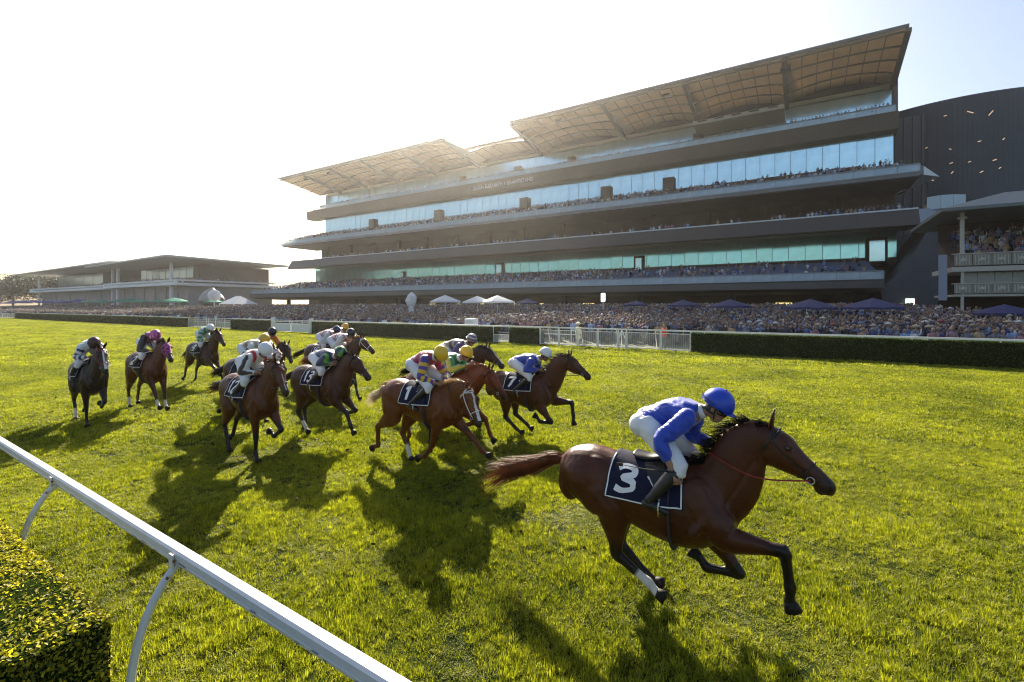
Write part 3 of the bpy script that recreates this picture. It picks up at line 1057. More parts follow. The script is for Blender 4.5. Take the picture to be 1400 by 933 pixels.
def make_low_stand():
    for (x0, x1, y0, y1, h, lab, seg) in ((-212, -161, 70, 97, 17.4, "low two-storey pavilion with flat overhanging roof nearest the grandstand", 1),
                                          (-318, -214, 74, 100, 18.6, "farther low pavilion with a flat roof and glazed upper floor at the far left", 2)):
        g = empty("pavilion", (x0, y0, 0))
        tag(g, lab, "pavilion", "low pavilions beyond the grandstand")
        L, D = x1 - x0, y1 - y0
        wc = mat("pavilion_white", (.85, .86, .86), .6, var=.05)
        gc = mat("pavilion_grey", (.3, .3, .31), .6, var=.15, vscale=.2)
        rc = mat("pavilion_roof", (.6, .59, .57), .6)
        mb = MB(); mb.box(0, L, 0, D, 0, 9.2); mb.build("ground_storey", gc, g)
        mb = MB(); mb.box(-3, L + 2.5, -4, D, 9.25, 10.0); mb.build("deck_fascia", wc, g)
        mb = MB(); mb.box(-3, L + 2.5, -4, -3.9, 10.5, 11.0); mb.box(L + 2.4, L + 2.5, -3.9, D, 10.5, 11); mb.build("parapet", wc, g)
        mb = MB(); mb.box(-2.9, L + 2.4, -3.8, -3.7, 10.0, 10.5); mb.build("parapet_glass", G_rail, g)
        mb = MB(); mb.box(6, L - 2, 4, D, 10.0, h - 1.3); mb.build("upper_storey", mat("pavilion_inner", (.05, .045, .04), .7), g)
        n = 8
        for k in range(n):
            if seg == 2 and k > 4: continue
            a = 7 + k * (L - 12) / n
            mb = MB(); mb.box(a, a + (L - 12) / n - .5, 3.9, 3.98, 12.2, h - 1.6); mb.build("window_pane", mat("pavilion_glass", (.42, .55, .6), .15, metal=.4, spec=.9), g)
        for k in range(6):
            a = 4 + k * (L - 6) / 5.5
            if k in (0, 5):
                mb = MB(); mb.box(a, a + .9, -2.5, -1.8, 0, 9.2); mb.build("column", wc, g)
                mb = MB(); mb.box(a, a + .9, -2.5, -1.8, 11, h - .9); mb.build("column", wc, g)
            mb = MB(); mb.box(a, a + .5, -.35, -.12, 4.3, 9.2); mb.build("wall_pier", gc, g)
        mb = MB()
        mb.add([(-7, -8, h - .7), (L + 5, -8, h - .1), (L + 5, D + 3, h - .5), (-7, D, h - .7), (-7, -8, h - .35), (L + 5, -8, h + .45), (L + 5, D + 3, h), (-7, D, h - .2)],
               [(3, 2, 1, 0), (4, 5, 6, 7), (0, 1, 5, 4), (1, 2, 6, 5), (2, 3, 7, 6), (3, 0, 4, 7)])
        mb.build("roof", rc, g)
        mb = MB(); mb.box(0, L, -.1, -.02, .8, 4.2)
        mb.build("shaded_front", mat("pavilion_dark", (.05, .05, .05), .6), g)
        r = random.Random(seg)
        for x in np.arange(0, L, .8):
            if r.random() < .75: CROWD_PTS.append((x0 + x, y0 - 3.3 + r.uniform(0, 2), 10.0, 0))
            if r.random() < .5: CROWD_PTS.append((x0 + x, y0 - 2 + r.uniform(0, 4), 10.0, 0))
        for y in np.arange(0, D, .9):
            if r.random() < .7: CROWD_PTS.append((x1 + 1.6, y0 + y, 10.0, 0))


def make_tree(name, x, y, h, rad, lab, seed, loose=False, grp=None):
    t = empty(name, (x, y, 1.0))
    tag(t, lab, "tree", grp)
    bark = mat("bark", (.09, .07, .05), .9, var=.3, vscale=3)
    r = random.Random(seed)
    mb = MB()
    mb.tube([(0, 0, -1), (.1, 0, h * .3), (0, .2, h * .6)], [h * .035, h * .025, h * .012], n=7, sub=2)
    tips = []
    for k in range(7):
        a = k * 2.4; hh = h * r.uniform(.3, .55)
        e = (math.cos(a) * rad * r.uniform(.4, .75), math.sin(a) * rad * r.uniform(.4, .75), h * r.uniform(.55, .85))
        mb.tube([(0, 0, hh * .8), (e[0] * .5, e[1] * .5, (hh + e[2]) / 2), e], [h * .014, h * .009, h * .004], n=5, sub=2)
        tips.append(e)
    mb.build("trunk", bark, t)
    cl = [((e[0] + r.uniform(-.3, .3) * rad, e[1] + r.uniform(-.3, .3) * rad, e[2] + r.uniform(-.12, .12) * h), rad * r.uniform(.34, .55)) for e in tips for _ in range(5)]
    cl += [((r.uniform(-.6, .6) * rad, r.uniform(-.6, .6) * rad, h * r.uniform(.45, .92)), rad * r.uniform(.25, .42)) for _ in range(8)]

    def pick(q):
        c, s_ = cl[q.randint(len(cl))]
        d = q.normal(0, 1, 3); d /= np.linalg.norm(d); d[2] = abs(d[2]) if q.rand() < .6 else d[2]
        return tuple(np.array(c) + d * s_ * (q.uniform(.5, 1) ** .5) * (1, 1, .75)), tuple(d)
    me = leaf_cards(5200 if loose else 11000, pick, h * .06, seed)
    o = link("crown", me, t, MATS.get("tree_leaf") or MATS.setdefault("tree_leaf", foliage_mat("tree_leaf", (.01, .022, .005), (.035, .05, .012), trans=.08)))
    o["kind"] = "stuff"
    return t


make_grandstand()
make_dark_building()
make_heritage_stand()
make_low_stand()
make_tree("pine_tree", -345, 112, 24, 11, "tall loose-crowned tree rising behind the left end of the far pavilion", 3, True)
for k, (x, y, h, ra, lab) in enumerate(((-338, 68, 16, 12, "rounded dark tree nearest the far pavilion at the left edge"), (-362, 62, 15, 12, "middle dark tree in the far clump at the left edge"),
                                         (-388, 58, 17, 13, "bushy dark tree farthest out on the left horizon"), (-350, 82, 17, 12, "dark tree set back behind the clump at the far left"),
                                         (-420, 64, 17, 14, "dark tree at the very edge of the left horizon"), (-455, 40, 18, 16, "low spreading tree beyond the far bend of the course"))):
    make_tree("broadleaf_tree", x, y, h, ra, lab, 11 + k, grp="dark trees beyond the far pavilion")

# ------------------------------------------------------------------ spectators
SKIN = [(.24, .145, .11), (.3, .19, .14), (.15, .09, .065), (.22, .14, .1)]
HAIR = [((.03, .02, .012), "brown-haired"), ((.07, .04, .02), "ginger"), ((.22, .14, .06), "blond"), ((.015, .015, .015), "black-haired"), ((.3, .28, .26), "grey-haired")]
CLOTH = [((.02, .025, .05), "navy"), ((.03, .03, .035), "black"), ((.6, .62, .65), "white"), ((.24, .34, .55), "pale blue"), ((.03, .05, .16), "blue"),
         ((.17, .18, .22), "grey"), ((.4, .28, .17), "tan"), ((.10, .14, .3), "denim"), ((.3, .17, .2), "pink"), ((.12, .13, .17), "charcoal"),
         ((.05, .06, .1), "slate"), ((.02, .02, .025), "black")]


HN = [""]


def spectator_mesh(seed, pose, shirt, legs, hat=None, dress=False, name="spectator"):
    r = random.Random(seed)
    sk = r.choice(SKIN); hr, HN[0] = r.choice(HAIR)
    mb = MB()
    n = 7
    for s_ in (-1, 1):
        mb.tube([(0, s_ * .09, .0), (.01, s_ * .09, .45), (0, s_ * .1, .88)], [.05, .06, .09], n=n, col=sk if dress else legs)
        mb.tube([(-.03, s_ * .09, .03), (.16, s_ * .1, .03)], .045, n=5, col=(.02, .02, .02))
    if dress: mb.tube([(0, 0, .5), (0, 0, .8), (0, 0, 1.0)], [.21, .17, .13], [.24, .2, .12], n=8, side=(0, 1, 0), col=shirt)
    mb.tube([(0, 0, .84), (0, 0, 1.05), (.01, 0, 1.28), (0, 0, 1.44)], [.16, .14, .19, .1], [.12, .1, .13, .08], n=8, side=(0, 1, 0), sub=2, col=shirt)
    mb.tube([(0, 0, 1.42), (.01, 0, 1.52)], .05, n=6, col=sk)
    mb.ball((.02, 0, 1.62), (.095, .078, .12), n=8, m=6, col=sk)
    mb.ball((-.015, 0, 1.65), (.095, .088, .11), n=8, m=6, col=hr)
    mb.ball((.115, 0, 1.61), (.02, .015, .02), n=5, m=3, col=sk)
    for s_ in (-1, 1):
        sh = (0, s_ * .19, 1.4)
        if pose == 0: el, ha = (.02, s_ * .25, 1.12), (.1, s_ * .2, .88)
        elif pose == 1: el, ha = (.16, s_ * .24, 1.2), (.24, s_ * .08, 1.5)
        elif pose == 2: el, ha = ((.12, s_ * .26, 1.45), (.12, s_ * .3, 1.8)) if s_ == 1 else ((.05, -.25, 1.12), (.2, -.12, 1.1))
        else: el, ha = (.05, s_ * .26, 1.13), (.24, s_ * .05, 1.12)
        mb.tube([sh, el], [.055, .045], n=6, col=shirt)
        mb.tube([el, ha], [.042, .03], n=6, col=sk if r.random() < .25 else shirt)
        mb.ball(ha, .04, n=5, m=4, col=sk)
    if hat:
        mb.tube([(0, 0, 1.69), (0, 0, 1.705)], .2 if not dress else .23, n=10, col=hat)
        mb.tube([(0, 0, 1.7), (0, 0, 1.78)], [.1, .085], n=8, col=hat)
    me = mb.mesh(name)
    me.materials.append(mat("spectator_cloth", attr=True, rough=.8))
    me.shade_smooth()
    return me


def make_spectators():
    lib = []
    r = random.Random(21)
    for k in range(120):
        c = CLOTH[k % len(CLOTH)]
        dress = (k % 5 == 1)
        hat = r.choice([(.35, .3, .22), (.45, .45, .45), (.25, .06, .06), (.03, .04, .1)]) if r.random() < .13 else None
        lg = r.choice([(.02, .02, .03), (.05, .05, .08), (.25, .22, .17), (.03, .04, .08)])
        ps = r.choice((0, 1, 1, 3, 3, 2)); me_ = spectator_mesh(k, ps, c[0], lg, hat, dress)
        lib.append((me_, HN[0] + " spectator in " + c[1] + (" dress" if dress else " top") + (" and hat" if hat else "") + ("", ', hands raised', " waving", ", hands clasped")[ps]))
    pts = []
    # lawn crowd: dense rows that grow looser with distance
    y = 37.2
    row = 0
    while y < 84:
        stp = .52 if y < 46 else .6 if y < 55 else .75
        x0 = -300 if y > 50 else -215
        x1 = 46 if y < 59 else 12
        for x in np.arange(x0, x1, stp):
            z = -.527 * x + .85 * y
            if z < 12: continue
            if abs(.85 * x + .527 * y) > z * 1.2 + 2: continue
            st = stp
            dens = .9 if y < 50 else .8
            if x < -110: dens *= .8
            if -18 < x < -6 and y < 38.2: dens *= .55
            if noise.noise((x * .15, y * .2, 3)) * .35 + r.random() < dens:
                pts.append((x + r.uniform(-.18, .18), y + r.uniform(-.2, .2), zlawn(y) - .02, 0))
        y += .62 if y < 50 else .8
        row += 1
    pts.sort(key=lambda p: -.527 * p[0] + .85 * p[1])
    near, rest = pts[:285], pts[285:] + CROWD_PTS

    def face(p):
        return math.atan2(-3 - p[1], (-2 - p[0]) * .45) + r.uniform(-.4, .4)
    for p in near:
        me, desc = lib[r.randrange(len(lib))]
        o = bpy.data.objects.new("spectator", me); C.objects.link(o)
        o.location = p[:3]; s_ = r.uniform(.94, 1.08); o.scale = (s_, s_, s_)
        o.rotation_euler = (0, 0, face(p))
        d = p[1]
        where = "at the front" if d < 37.8 else "second rank" if d < 39.5 else "farther back"
        side = "above the mesh fence" if -18 < p[0] < -6 else "above the dark hedge" if p[0] >= -6 else "left of the fence"
        lab_ = desc + ", " + where + " " + side
        if len(lab_.replace("-", " ").split()) > 15: lab_ = lab_.replace(" and hat", "").replace(" with one arm up", " waving")
        tag(o, lab_, "person", "spectators packed behind the outer rail")
    src = []
    for i, (me, *_r) in enumerate(lib):
        o = bpy.data.objects.new("crowd_member_%03d" % i, me); src.append(o)
    P = [(p[0], p[1], p[2]) for p in rest]
    RO = [(0, 0, face(p)) for p in rest]
    SC = []
    for p in rest:
        s_ = r.uniform(.94, 1.08); SC.append((s_, s_, s_))
    # seated on terraces: smaller standing figures sunk to seat height
    bright = [i for i, (m_, d_) in enumerate(lib) if "white" in d_ or "light" in d_ or "tan" in d_ or "pink" in d_ or "pale" in d_]
    ID = [r.choice(bright) if (p[2] > 3.5 and r.random() < .5) else r.randrange(len(lib)) for p in rest]  # paler clothes favoured on the terraces, standing in for sun glare
    o = scatter("crowd", P, RO, SC, ID, src, "crowd_sources")
    tag(o, kind="stuff")
    # named figures at the fence
    for (x, y, me, lab) in ((-14.9, 33.9, spectator_mesh(101, 0, (.75, .72, .45), (.5, .4, .3), (.7, .6, .4), True), "woman in a pale yellow dress standing alone just behind the mesh fence"),
                            (-8.5, 34.6, spectator_mesh(102, 0, (.5, .05, .03), (.03, .03, .04)), "spectator in a bright red jacket behind the right end of the mesh fence")):
        o = link("spectator", me); o.location = (x, y, 0); o.rotation_euler = (0, 0, -1.7)
        tag(o, lab, "person")
    me = spectator_mesh(103, 1, (.04, .05, .04), (.1, .12, .08))
    o = link("photographer", me); o.location = (-11.0, 33.8, 0); o.rotation_euler = (0, 0, -1.9)
    tag(o, "photographer in dark top leaning over a camera tripod behind the mesh fence", "person")
    t = empty("camera_tripod", (-11.25, 33.45, 0))
    tag(t, "camera on a splayed pale tripod in front of the photographer at the fence", "tripod")
    for a in (0, 2.1, 4.2):
        mb = MB(); mb.bar((0, 0, 1.3), (math.cos(a + 2.8) * .55, math.sin(a + 2.8) * .4, 0), .04); mb.build("leg", M_white, t)
    mb = MB(); mb.box(-.1, .1, -.08, .08, 1.3, 1.48); mb.tube([(0, -.08, 1.39), (0, -.36, 1.39)], .06, n=8, side=(1, 0, 0)); mb.build("camera_body", M_black, t)


# ------------------------------------------------------------------ umbrellas, tents, signs
def umbrella(x, y, rad, zt, m, lab, grp, n=8, zb=None):
    t = empty("umbrella", (x, y, zlawn(y)))
    tag(t, lab, "umbrella", grp)
    h = zt - zlawn(y)
    mb = MB(); mb.tube([(0, 0, 0), (0, 0, h)], .035, n=6, side=(1, 0, 0)); mb.build("pole", M_steel, t)
    mb = MB()
    hb = h - rad * .36
    v = [(0, 0, h)]
    for (q, zz) in ((.5, .62), (1, 0)):
        for k in range(n * 2):
            a = PI * k / n + .2
            sc_ = q * rad * (1 if k % 2 == 0 else .95)
            v.append((math.cos(a) * sc_, math.sin(a) * sc_, hb + (h - hb) * zz * .8 + (.05 if k % 2 else 0)))
    N = 2 * n
    v += [(p[0], p[1], p[2] - .18) for p in v[1 + N:1 + 2 * N]]
    f = [(0, 1 + k, 1 + (k + 1) % N) for k in range(N)]
    for o_ in (1, 1 + N): f += [(o_ + k, o_ + N + k, o_ + N + (k + 1) % N, o_ + (k + 1) % N) for k in range(N)]
    mb.add(v, f)
    mb.build("canopy", m, t)


ORD = "first second third fourth fifth sixth seventh eighth ninth tenth eleventh twelfth thirteenth fourteenth fifteenth sixteenth seventeenth eighteenth nineteenth".split()


def make_umbrellas():
    w = mat("white_canvas", (.8, .82, .85), .7, trans=.3)
    b = mat("blue_canvas", (.015, .022, .1), .7, trans=.06)
    gn = mat("green_canvas", (.08, .42, .3), .7, trans=.45)
    bl = mat("bright_blue_canvas", (.05, .09, .4), .7, trans=.35)
    g1 = "white square umbrellas in the middle of the lawn crowd"
    umbrella(-38.5, 46, 2.2, 4.45, w, "white umbrella standing on its own, left of the white pair", g1, 2)
    umbrella(-34.2, 47, 2.1, 4.3, w, "left one of two touching white umbrellas", g1, 2)
    umbrella(-31.2, 47, 2.2, 4.35, w, "right one of two touching white umbrellas", g1, 2)
    g2 = "navy blue umbrellas over the lawn crowd by the grandstand"
    for (x, y, ra, zt, lab) in ((5.1, 50, 2.6, 3.75, "wide navy umbrella below the lit doorway"), (.6, 50, 2.5, 3.7, "wide navy umbrella left of the doorway one"),
                                (-6.2, 52, 2.3, 3.75, "navy umbrella third from the lit doorway"), (-11.2, 54, 2.0, 3.75, "navy umbrella beyond the mesh fence, fourth from the doorway"),
                                (-16.8, 55, 1.6, 3.7, "small navy umbrella farthest from the lit doorway"), (13.2, 50.5, 2.2, 3.2, "navy umbrella under the left end of the old stand"),
                                (17.6, 50.5, 2.2, 3.3, "navy umbrella under the old stand at the picture edge"), (-30.5, 53, 1.7, 4.0, "dark umbrella just right of the white pair")):
        umbrella(x, y, ra * .88, zt, b, lab, g2)
    t = empty("folded_umbrella", (14.3, 47, zlawn(47)))
    tag(t, "folded dark blue umbrella standing upright in the crowd before the old stand", "umbrella")
    mb = MB(); mb.tube([(0, 0, .6), (0, 0, 1.2), (0, 0, 2.5)], [.32, .34, .05], n=8, sub=2); mb.build("canopy", b, t)
    mb = MB(); mb.tube([(0, 0, 0), (0, 0, .7)], .04, n=6); mb.build("pole", M_steel, t)
    r = random.Random(8)
    for k in range(34):
        x = -130 - k * 5.2 + r.uniform(-1, 1)
        c = gn if k < 15 else bl
        umbrella(x, 58 + r.uniform(-2, 5), 2.2, 5.0 + r.uniform(-.2, .4), c,
                 (ORD[k] + " green umbrella along from the grey pod kiosk") if k < 15 else (ORD[k - 15] + " blue umbrella beyond the last green one, far left"),
                 "green umbrellas before the pavilion" if k < 15 else "blue umbrellas at the far left")
    # tent, kiosk dome and round sign
    t = empty("marquee", (-121, 64, 1.3)); tag(t, "small white peaked marquee beside the round sign", "marquee")
    mb = MB(); mb.add([(-3.6, -3, 2.2), (3.6, -3, 2.2), (3.6, 3, 2.2), (-3.6, 3, 2.2), (-1, 0, 4.2), (1, 0, 4.2)], [(0, 1, 5, 4), (1, 2, 5), (2, 3, 4, 5), (3, 0, 4)]); mb.build("tent_roof", w, t)
    for x, y in ((-3.4, -2.8), (3.4, -2.8), (3.4, 2.8), (-3.4, 2.8)):
        mb = MB(); mb.box(x - .08, x + .08, y - .08, y + .08, -.3, 2.2); mb.build("tent_leg", w, t)
    t = empty("pod_kiosk", (-134, 64, 1.3)); tag(t, "grey teardrop-shaped pod standing above the crowd", "kiosk")
    mb = MB(); mb.tube([(0, 0, 2.2), (0, 0, 3.2), (0, 0, 4.8), (.3, 0, 6.4)], [2.6, 3.1, 2.3, .3], n=14, sub=4, side=(1, 0, 0)); mb.build("shell", mat("pod_grey", (.2, .2, .22), .4), t, smooth=True)
    mb = MB(); mb.tube([(0, 0, -.2), (0, 0, 2.3)], 1.6, n=10, side=(1, 0, 0)); mb.build("base_drum", G_dark, t)
    t = empty("round_sign", (-128.5, 62, 1.3)); tag(t, "round white ringed sign on a mast between pod and marquee", "sign")
    ax = Vector((.9, -.45, 0)).normalized()
    mb = MB(); c = Vector((0, 0, 4.4)); mb.tube([c, c + ax * .12], 1.5, n=24, side=(0, 0, 1)); d = mb.build("sign_disc", w, t)
    mb = MB(); mb.tube([c + ax * .13, c + ax * .2], 1.2, n=24, side=(0, 0, 1)); mb.build("dark_ring", G_dark, d)
    mb = MB(); mb.tube([c + ax * .21, c + ax * .27], .95, n=24, side=(0, 0, 1)); mb.build("inner_disc", w, d)
    sd = Vector((-ax.y, ax.x, 0))
    for k in (-1, 0, 1):
        mb = MB(); p = c + ax * .31 + Vector((0, 0, k * .36)); mb.bar(p - sd * .5, p + sd * .5, .06, .16); mb.build("logo_stripe", G_dark, d)
    mb = MB(); mb.tube([(0, 0, -.3), (0, 0, 3)], .12, n=6, side=(1, 0, 0)); mb.build("mast", w, t)
    t = empty("white_sculpture", (-45.3, 47, .5)); tag(t, "white faceted sculpture on a slim plinth above the crowd", "sculpture")
    mb = MB(); mb.tube([(0, 0, 2.6), (-.1, 0, 3.2), (.15, 0, 3.9), (0, 0, 4.3)], [.5, .8, .65, .25], n=6, side=(1, 0, 0)); mb.build("faceted_body", w, t)
    mb = MB(); mb.tube([(0, 0, 0), (0, 0, 2.6)], [.5, .3], n=6, side=(1, 0, 0)); mb.build("plinth", w, t)
    t = empty("timing_box", (-26.3, 35.2, 0)); tag(t, "small white cabinet standing in front of the crowd left of centre", "cabinet")
    mb = MB(); mb.box(-.55, .55, -.3, .3, .2, 1.9); mb.build("cabinet_body", w, t)
    mb = MB(); mb.box(-.45, .45, -.34, -.305, .35, 1.75); mb.build("cabinet_door", M_white, t)
    t = empty("led_board", (-20.5, 54, 1)); tag(t, "slim post with a small lit white panel at the back of the lawn", "sign")
    mb = MB(); mb.box(-.25, .25, -.05, .05, 2.6, 3.6); mb.build("lit_panel", mat("panel_light", (1, 1, .9), .5, emit=1.2), t)
    mb = MB(); mb.box(-.06, .06, -.04, .04, -.1, 2.6); mb.build("pole", M_steel, t)


make_umbrellas()
make_spectators()

# ------------------------------------------------------------------ horses
# (upper, forearm/gaskin, cannon, pastern) absolute angles in degrees, 0 = straight down, + = forward
POSES = {
    'gather': dict(fr=(44, 90, 8, -2), fl=(4, 40, -86, -140), hr=(50, 4, 58, 50), hl=(44, -2, 50, 62)),
    'reach': dict(fr=(25, 62, 52, 70), fl=(14, 52, 30, 10), hr=(-4, -48, -22, -62), hl=(8, -38, -6, -40)),
    'stance': dict(fr=(-2, 2, -8, 28), fl=(14, 50, -58, -120), hr=(20, -34, 20, 20), hl=(6, -46, -20, -70)),
    'push': dict(fr=(20, 52, -52, -110), fl=(10, 24, 16, 40), hr=(10, -40, 4, 30), hl=(-6, -54, -14, -58)),
    'lift': dict(fr=(-10, -18, -40, -75), fl=(22, 55, 48, 62), hr=(-2, -58, -2, -72), hl=(22, -28, 30, 20)),
    'flight': dict(fr=(18, 60, 24, 30), fl=(16, 58, -72, -128), hr=(26, -26, 40, 36), hl=(10, -40, 8, -30)),
    'canter': dict(fr=(12, 34, 26, 46), fl=(8, 22, 14, 40), hr=(8, -36, 2, 20), hl=(0, -46, -12, 10)),
}


def dirv(a, o=0.):
    a = R(a)
    return Vector((math.sin(a), o, -math.cos(a)))


def build_horse(spec):
    """returns dict with everything the rider needs"""
    sc = spec.get('scale', 1.06)
    pose = POSES[spec['pose']]
    mir = spec.get('mirror', False)
    legs = {}
    sides = {'fr': -1, 'fl': 1, 'hr': -1, 'hl': 1}
    for k, s_ in sides.items():
        a = pose[k if not mir else k[0] + ('l' if k[1] == 'r' else 'r')]
        if k[0] == 'f':
            top = Vector((.60, s_ * .13, 1.22))
            L = (.34, .43, .29, .13); yo = (s_ * .02, -s_ * .02, -s_ * .01, 0)
        else:
            top = Vector((-.52, s_ * .13, 1.27))
            L = (.40, .46, .36, .13); yo = (s_ * .04, -s_ * .02, -s_ * .015, 0)
        J = [top]
        for ang, l, y in zip(a, L, yo):
            d = dirv(ang); J.append(J[-1] + Vector((d.x * l, y, d.z * l)))
        hd = dirv(a[3] + 10)
        legs[k] = (J, hd, a)
    low = min((J[-1] + hd * .075).z for J, hd, a in legs.values())
    dz = -low + spec.get('lift', .0)
    dz = max(-.16, min(.05, dz))
    Z = Vector((0, 0, dz))
    hi = spec.get('vox', .02)
    mb = MB()
    # trunk
    xs = [-.86, -.80, -.68, -.50, -.27, 0, .28, .50, .68, .82, .89]
    zc = [1.19, 1.20, 1.235, 1.24, 1.215, 1.175, 1.14, 1.14, 1.13, 1.12, 1.12]
    hb = [.07, .18, .27, .32, .31, .33, .38, .40, .33, .215, .08]
    wa = [.06, .155, .235, .28, .27, .295, .30, .265, .23, .17, .07]
    mb.tube([(x, 0, z + dz) for x, z in zip(xs, zc)], wa, hb, n=28, sub=3)
    for s_ in (-1, 1):
        mb.ball((-.52, s_ * .12, 1.24 + dz), (.27, .165, .25), n=16, m=10)      # quarters
        mb.ball((-.72, s_ * .10, 1.16 + dz), (.13, .10, .2), n=14, m=8)
        mb.ball((.56, s_ * .13, 1.17 + dz), (.19, .115, .3), n=16, m=10)        # shoulder
        mb.ball((.80, s_ * .09, 1.07 + dz), (.10, .08, .14), n=12, m=8)         # breast
    mb.ball((.42, 0, 1.50 + dz), (.2, .06, .07), n=12, m=8)
    for s_ in (-1, 1):
        mb.tube([(.50, s_ * .15, 1.42 + dz), (.66, s_ * .20, 1.16 + dz), (.55, s_ * .235, .98 + dz)], [.05, .05, .05], n=10, sub=3)   # shoulder ridge
        mb.ball((.44, s_ * .20, 1.04 + dz), (.15, .07, .13), n=14, m=9)                       # triceps
        mb.ball((-.34, s_ * .20, 1.10 + dz), (.12, .06, .17), n=14, m=9)                      # stifle fold
        mb.ball((-.40, s_ * .15, 1.44 + dz), (.12, .06, .06), n=12, m=8)                      # hip point                     # withers
    # neck
    ps = spec.get('poll', (1.24, 0, 1.90)); P = Vector(ps) + Z * .8
    hp = spec.get('hpitch', 46); hy = spec.get('hyaw', 0)
    n0 = Vector((.58, 0, 1.22 + dz)); n1 = Vector((.80, P.y * .25, 1.42 + dz + (P.z - 1.9) * .2))
    n2 = n0.lerp(P, .68) + Vector((-.01, 0, .035))
    mb.tube([n0, n1, n2, P + Vector((-.02, 0, -.03))], [.175, .125, .098, .08], [.34, .275, .215, .155], n=20, sub=5)
    # head frame
    F = Vector((math.cos(R(hp)) * math.cos(R(hy)), math.cos(R(hp)) * math.sin(R(hy)), -math.sin(R(hp))))
    Sd = Vector((-math.sin(R(hy)), math.cos(R(hy)), 0))
    D = F.cross(Sd).normalized()
    if D.z < 0: D = -D
    hs = [-.05, .03, .12, .21, .32, .43, .525, .60, .645]
    ho = [-.035, -.035, -.045, -.05, -.032, -.012, -.008, -.014, -.026]
    hbb = [.08, .125, .155, .152, .116, .086, .074, .070, .040]
    haa = [.06, .086, .097, .095, .076, .060, .057, .061, .040]
    H = lambda s, d=0., w=0.: P + F * s + D * d + Sd * w
    mb.tube([H(s, o) for s, o in zip(hs, ho)], haa, hbb, side=Sd, n=20, sub=3)
    for s_ in (-1, 1):
        mb.ball(H(.16, -.085, s_ * .055), (.11, .044, .095), (F, Sd, D), n=12, m=8)      # jaw
        mb.ball(H(.17, .045, s_ * .068), (.05, .026, .03), (F, Sd, D), n=10, m=6)       # brow
        mb.ball(H(.33, -.0, s_ * .05), (.12, .018, .015), (F, Sd, D), n=10, m=6)        # cheek bone
        mb.ball(H(.585, .012, s_ * .038), (.045, .024, .032), (F, Sd, D), n=10, m=6)    # nostril
    mb.ball(H(.58, -.078, 0), (.045, .03, .026), (F, Sd, D), n=10, m=6)
    # legs
    for k, (J, hd, a) in legs.items():
        J = [j + Z for j in J]
        legs[k] = (J, hd, a)
        s_ = sides[k]
        if k[0] == 'f':
            pts = [J[0], J[0].lerp(J[1], .6), J[1], J[1].lerp(J[2], .3), J[1].lerp(J[2], .75), J[2], J[2].lerp(J[3], .2), J[2].lerp(J[3], .8), J[3], J[3].lerp(J[4], .5), J[4]]
            ra = [.11, .115, .095, .076, .05, .05, .039, .033, .041, .034, .042]
            rb = [.17, .16, .13, .098, .06, .058, .047, .044, .052, .039, .05]
            kn = J[2] + dirv(a[1] + 90) * .012
            mb.ball(kn, (.043, .043, .052), n=10, m=7)
        else:
            pts = [J[0], J[0].lerp(J[1], .55), J[1], J[1].lerp(J[2], .35), J[1].lerp(J[2], .8), J[2], J[2].lerp(J[3], .2), J[2].lerp(J[3], .8), J[3], J[3].lerp(J[4], .5), J[4]]
            ra = [.13, .145, .13, .098, .054, .05, .04, .034, .043, .035, .043]
            rb = [.24, .245, .20, .145, .072, .07, .054, .046, .053, .04, .051]
            back = dirv(a[1] - 90) * .035
            mb.ball(J[2] + back, (.035, .03, .05), n=10, m=7)
            mb.tube([J[2] + back * 1.0, J[1].lerp(J[2], .55) + back * 1.3], [.016, .02], n=8)
        mb.tube(pts, ra, rb, n=14, sub=2)
        mb.ball(J[3] + dirv(a[2] - 90) * .022, (.03, .026, .03), n=8, m=6)
    me = remeshed(mb, hi, 5 if hi > .013 else 7, "horse_body")
    V = coords(me)
    # ---- muscle grooves and slight unevenness
    nr = np.empty(len(V) * 3); me.vertices.foreach_get("normal", nr); nr = nr.reshape(-1, 3)
    dep = np.zeros(len(V))
    th_ = P.lerp(n0, .2)
    for s_ in (-1, 1):
        for line, w_, a_ in (([(.62, .17, 1.48), (.74, .2, 1.25), (.84, .17, 1.05)], .028, .013), ([(.36, .18, 1.46), (.43, .26, 1.2), (.34, .26, .98)], .035, .012),
                             ([(.50, .24, 1.22), (.60, .24, 1.06), (.66, .22, .94)], .022, .009), ([(-.76, .14, 1.42), (-.66, .24, 1.14), (-.52, .24, .95)], .026, .012),
                             ([(-.18, .2, 1.42), (-.27, .27, 1.15), (-.24, .22, 1.0)], .05, .014), ([(-.60, .2, 1.42), (-.42, .26, 1.22)], .03, .006),
                             ([(.12, .2, 1.38), (.0, .28, 1.05)], .02, .003), ([(.02, .2, 1.38), (-.1, .28, 1.08)], .02, .003), ([(.22, .2, 1.38), (.1, .28, 1.02)], .02, .003)):
            for p_, q_ in zip(line, line[1:]):
                d_, _t = seg_dist(V, (p_[0], s_ * p_[1], p_[2] + dz), (q_[0], s_ * q_[1], q_[2] + dz))
                dep = np.maximum(dep, a_ * np.exp(-(d_ / w_) ** 2))
        j0 = th_ + Vector((.02, s_ * .10, -.12)); j1 = Vector((.78, s_ * .14, 1.2 + dz))
        d_, _t = seg_dist(V, j0, j1); dep = np.maximum(dep, .010 * np.exp(-(d_ / .022) ** 2))
        # facial crest and jaw edge
        d_, _t = seg_dist(V, H(.22, -.03, s_ * .095), H(.40, -.035, s_ * .068)); dep = np.maximum(dep, .006 * np.exp(-(d_ / .014) ** 2))
    un = np.array([noise.noise(Vector(v) * 7) * .0045 + noise.noise(Vector(v) * 19) * .0016 for v in V])
    V = V + nr * (un - dep)[:, None]
    me.vertices.foreach_set("co", V.ravel())
    me.update()
    # ---- colours
    base = np.array(spec['coat'])
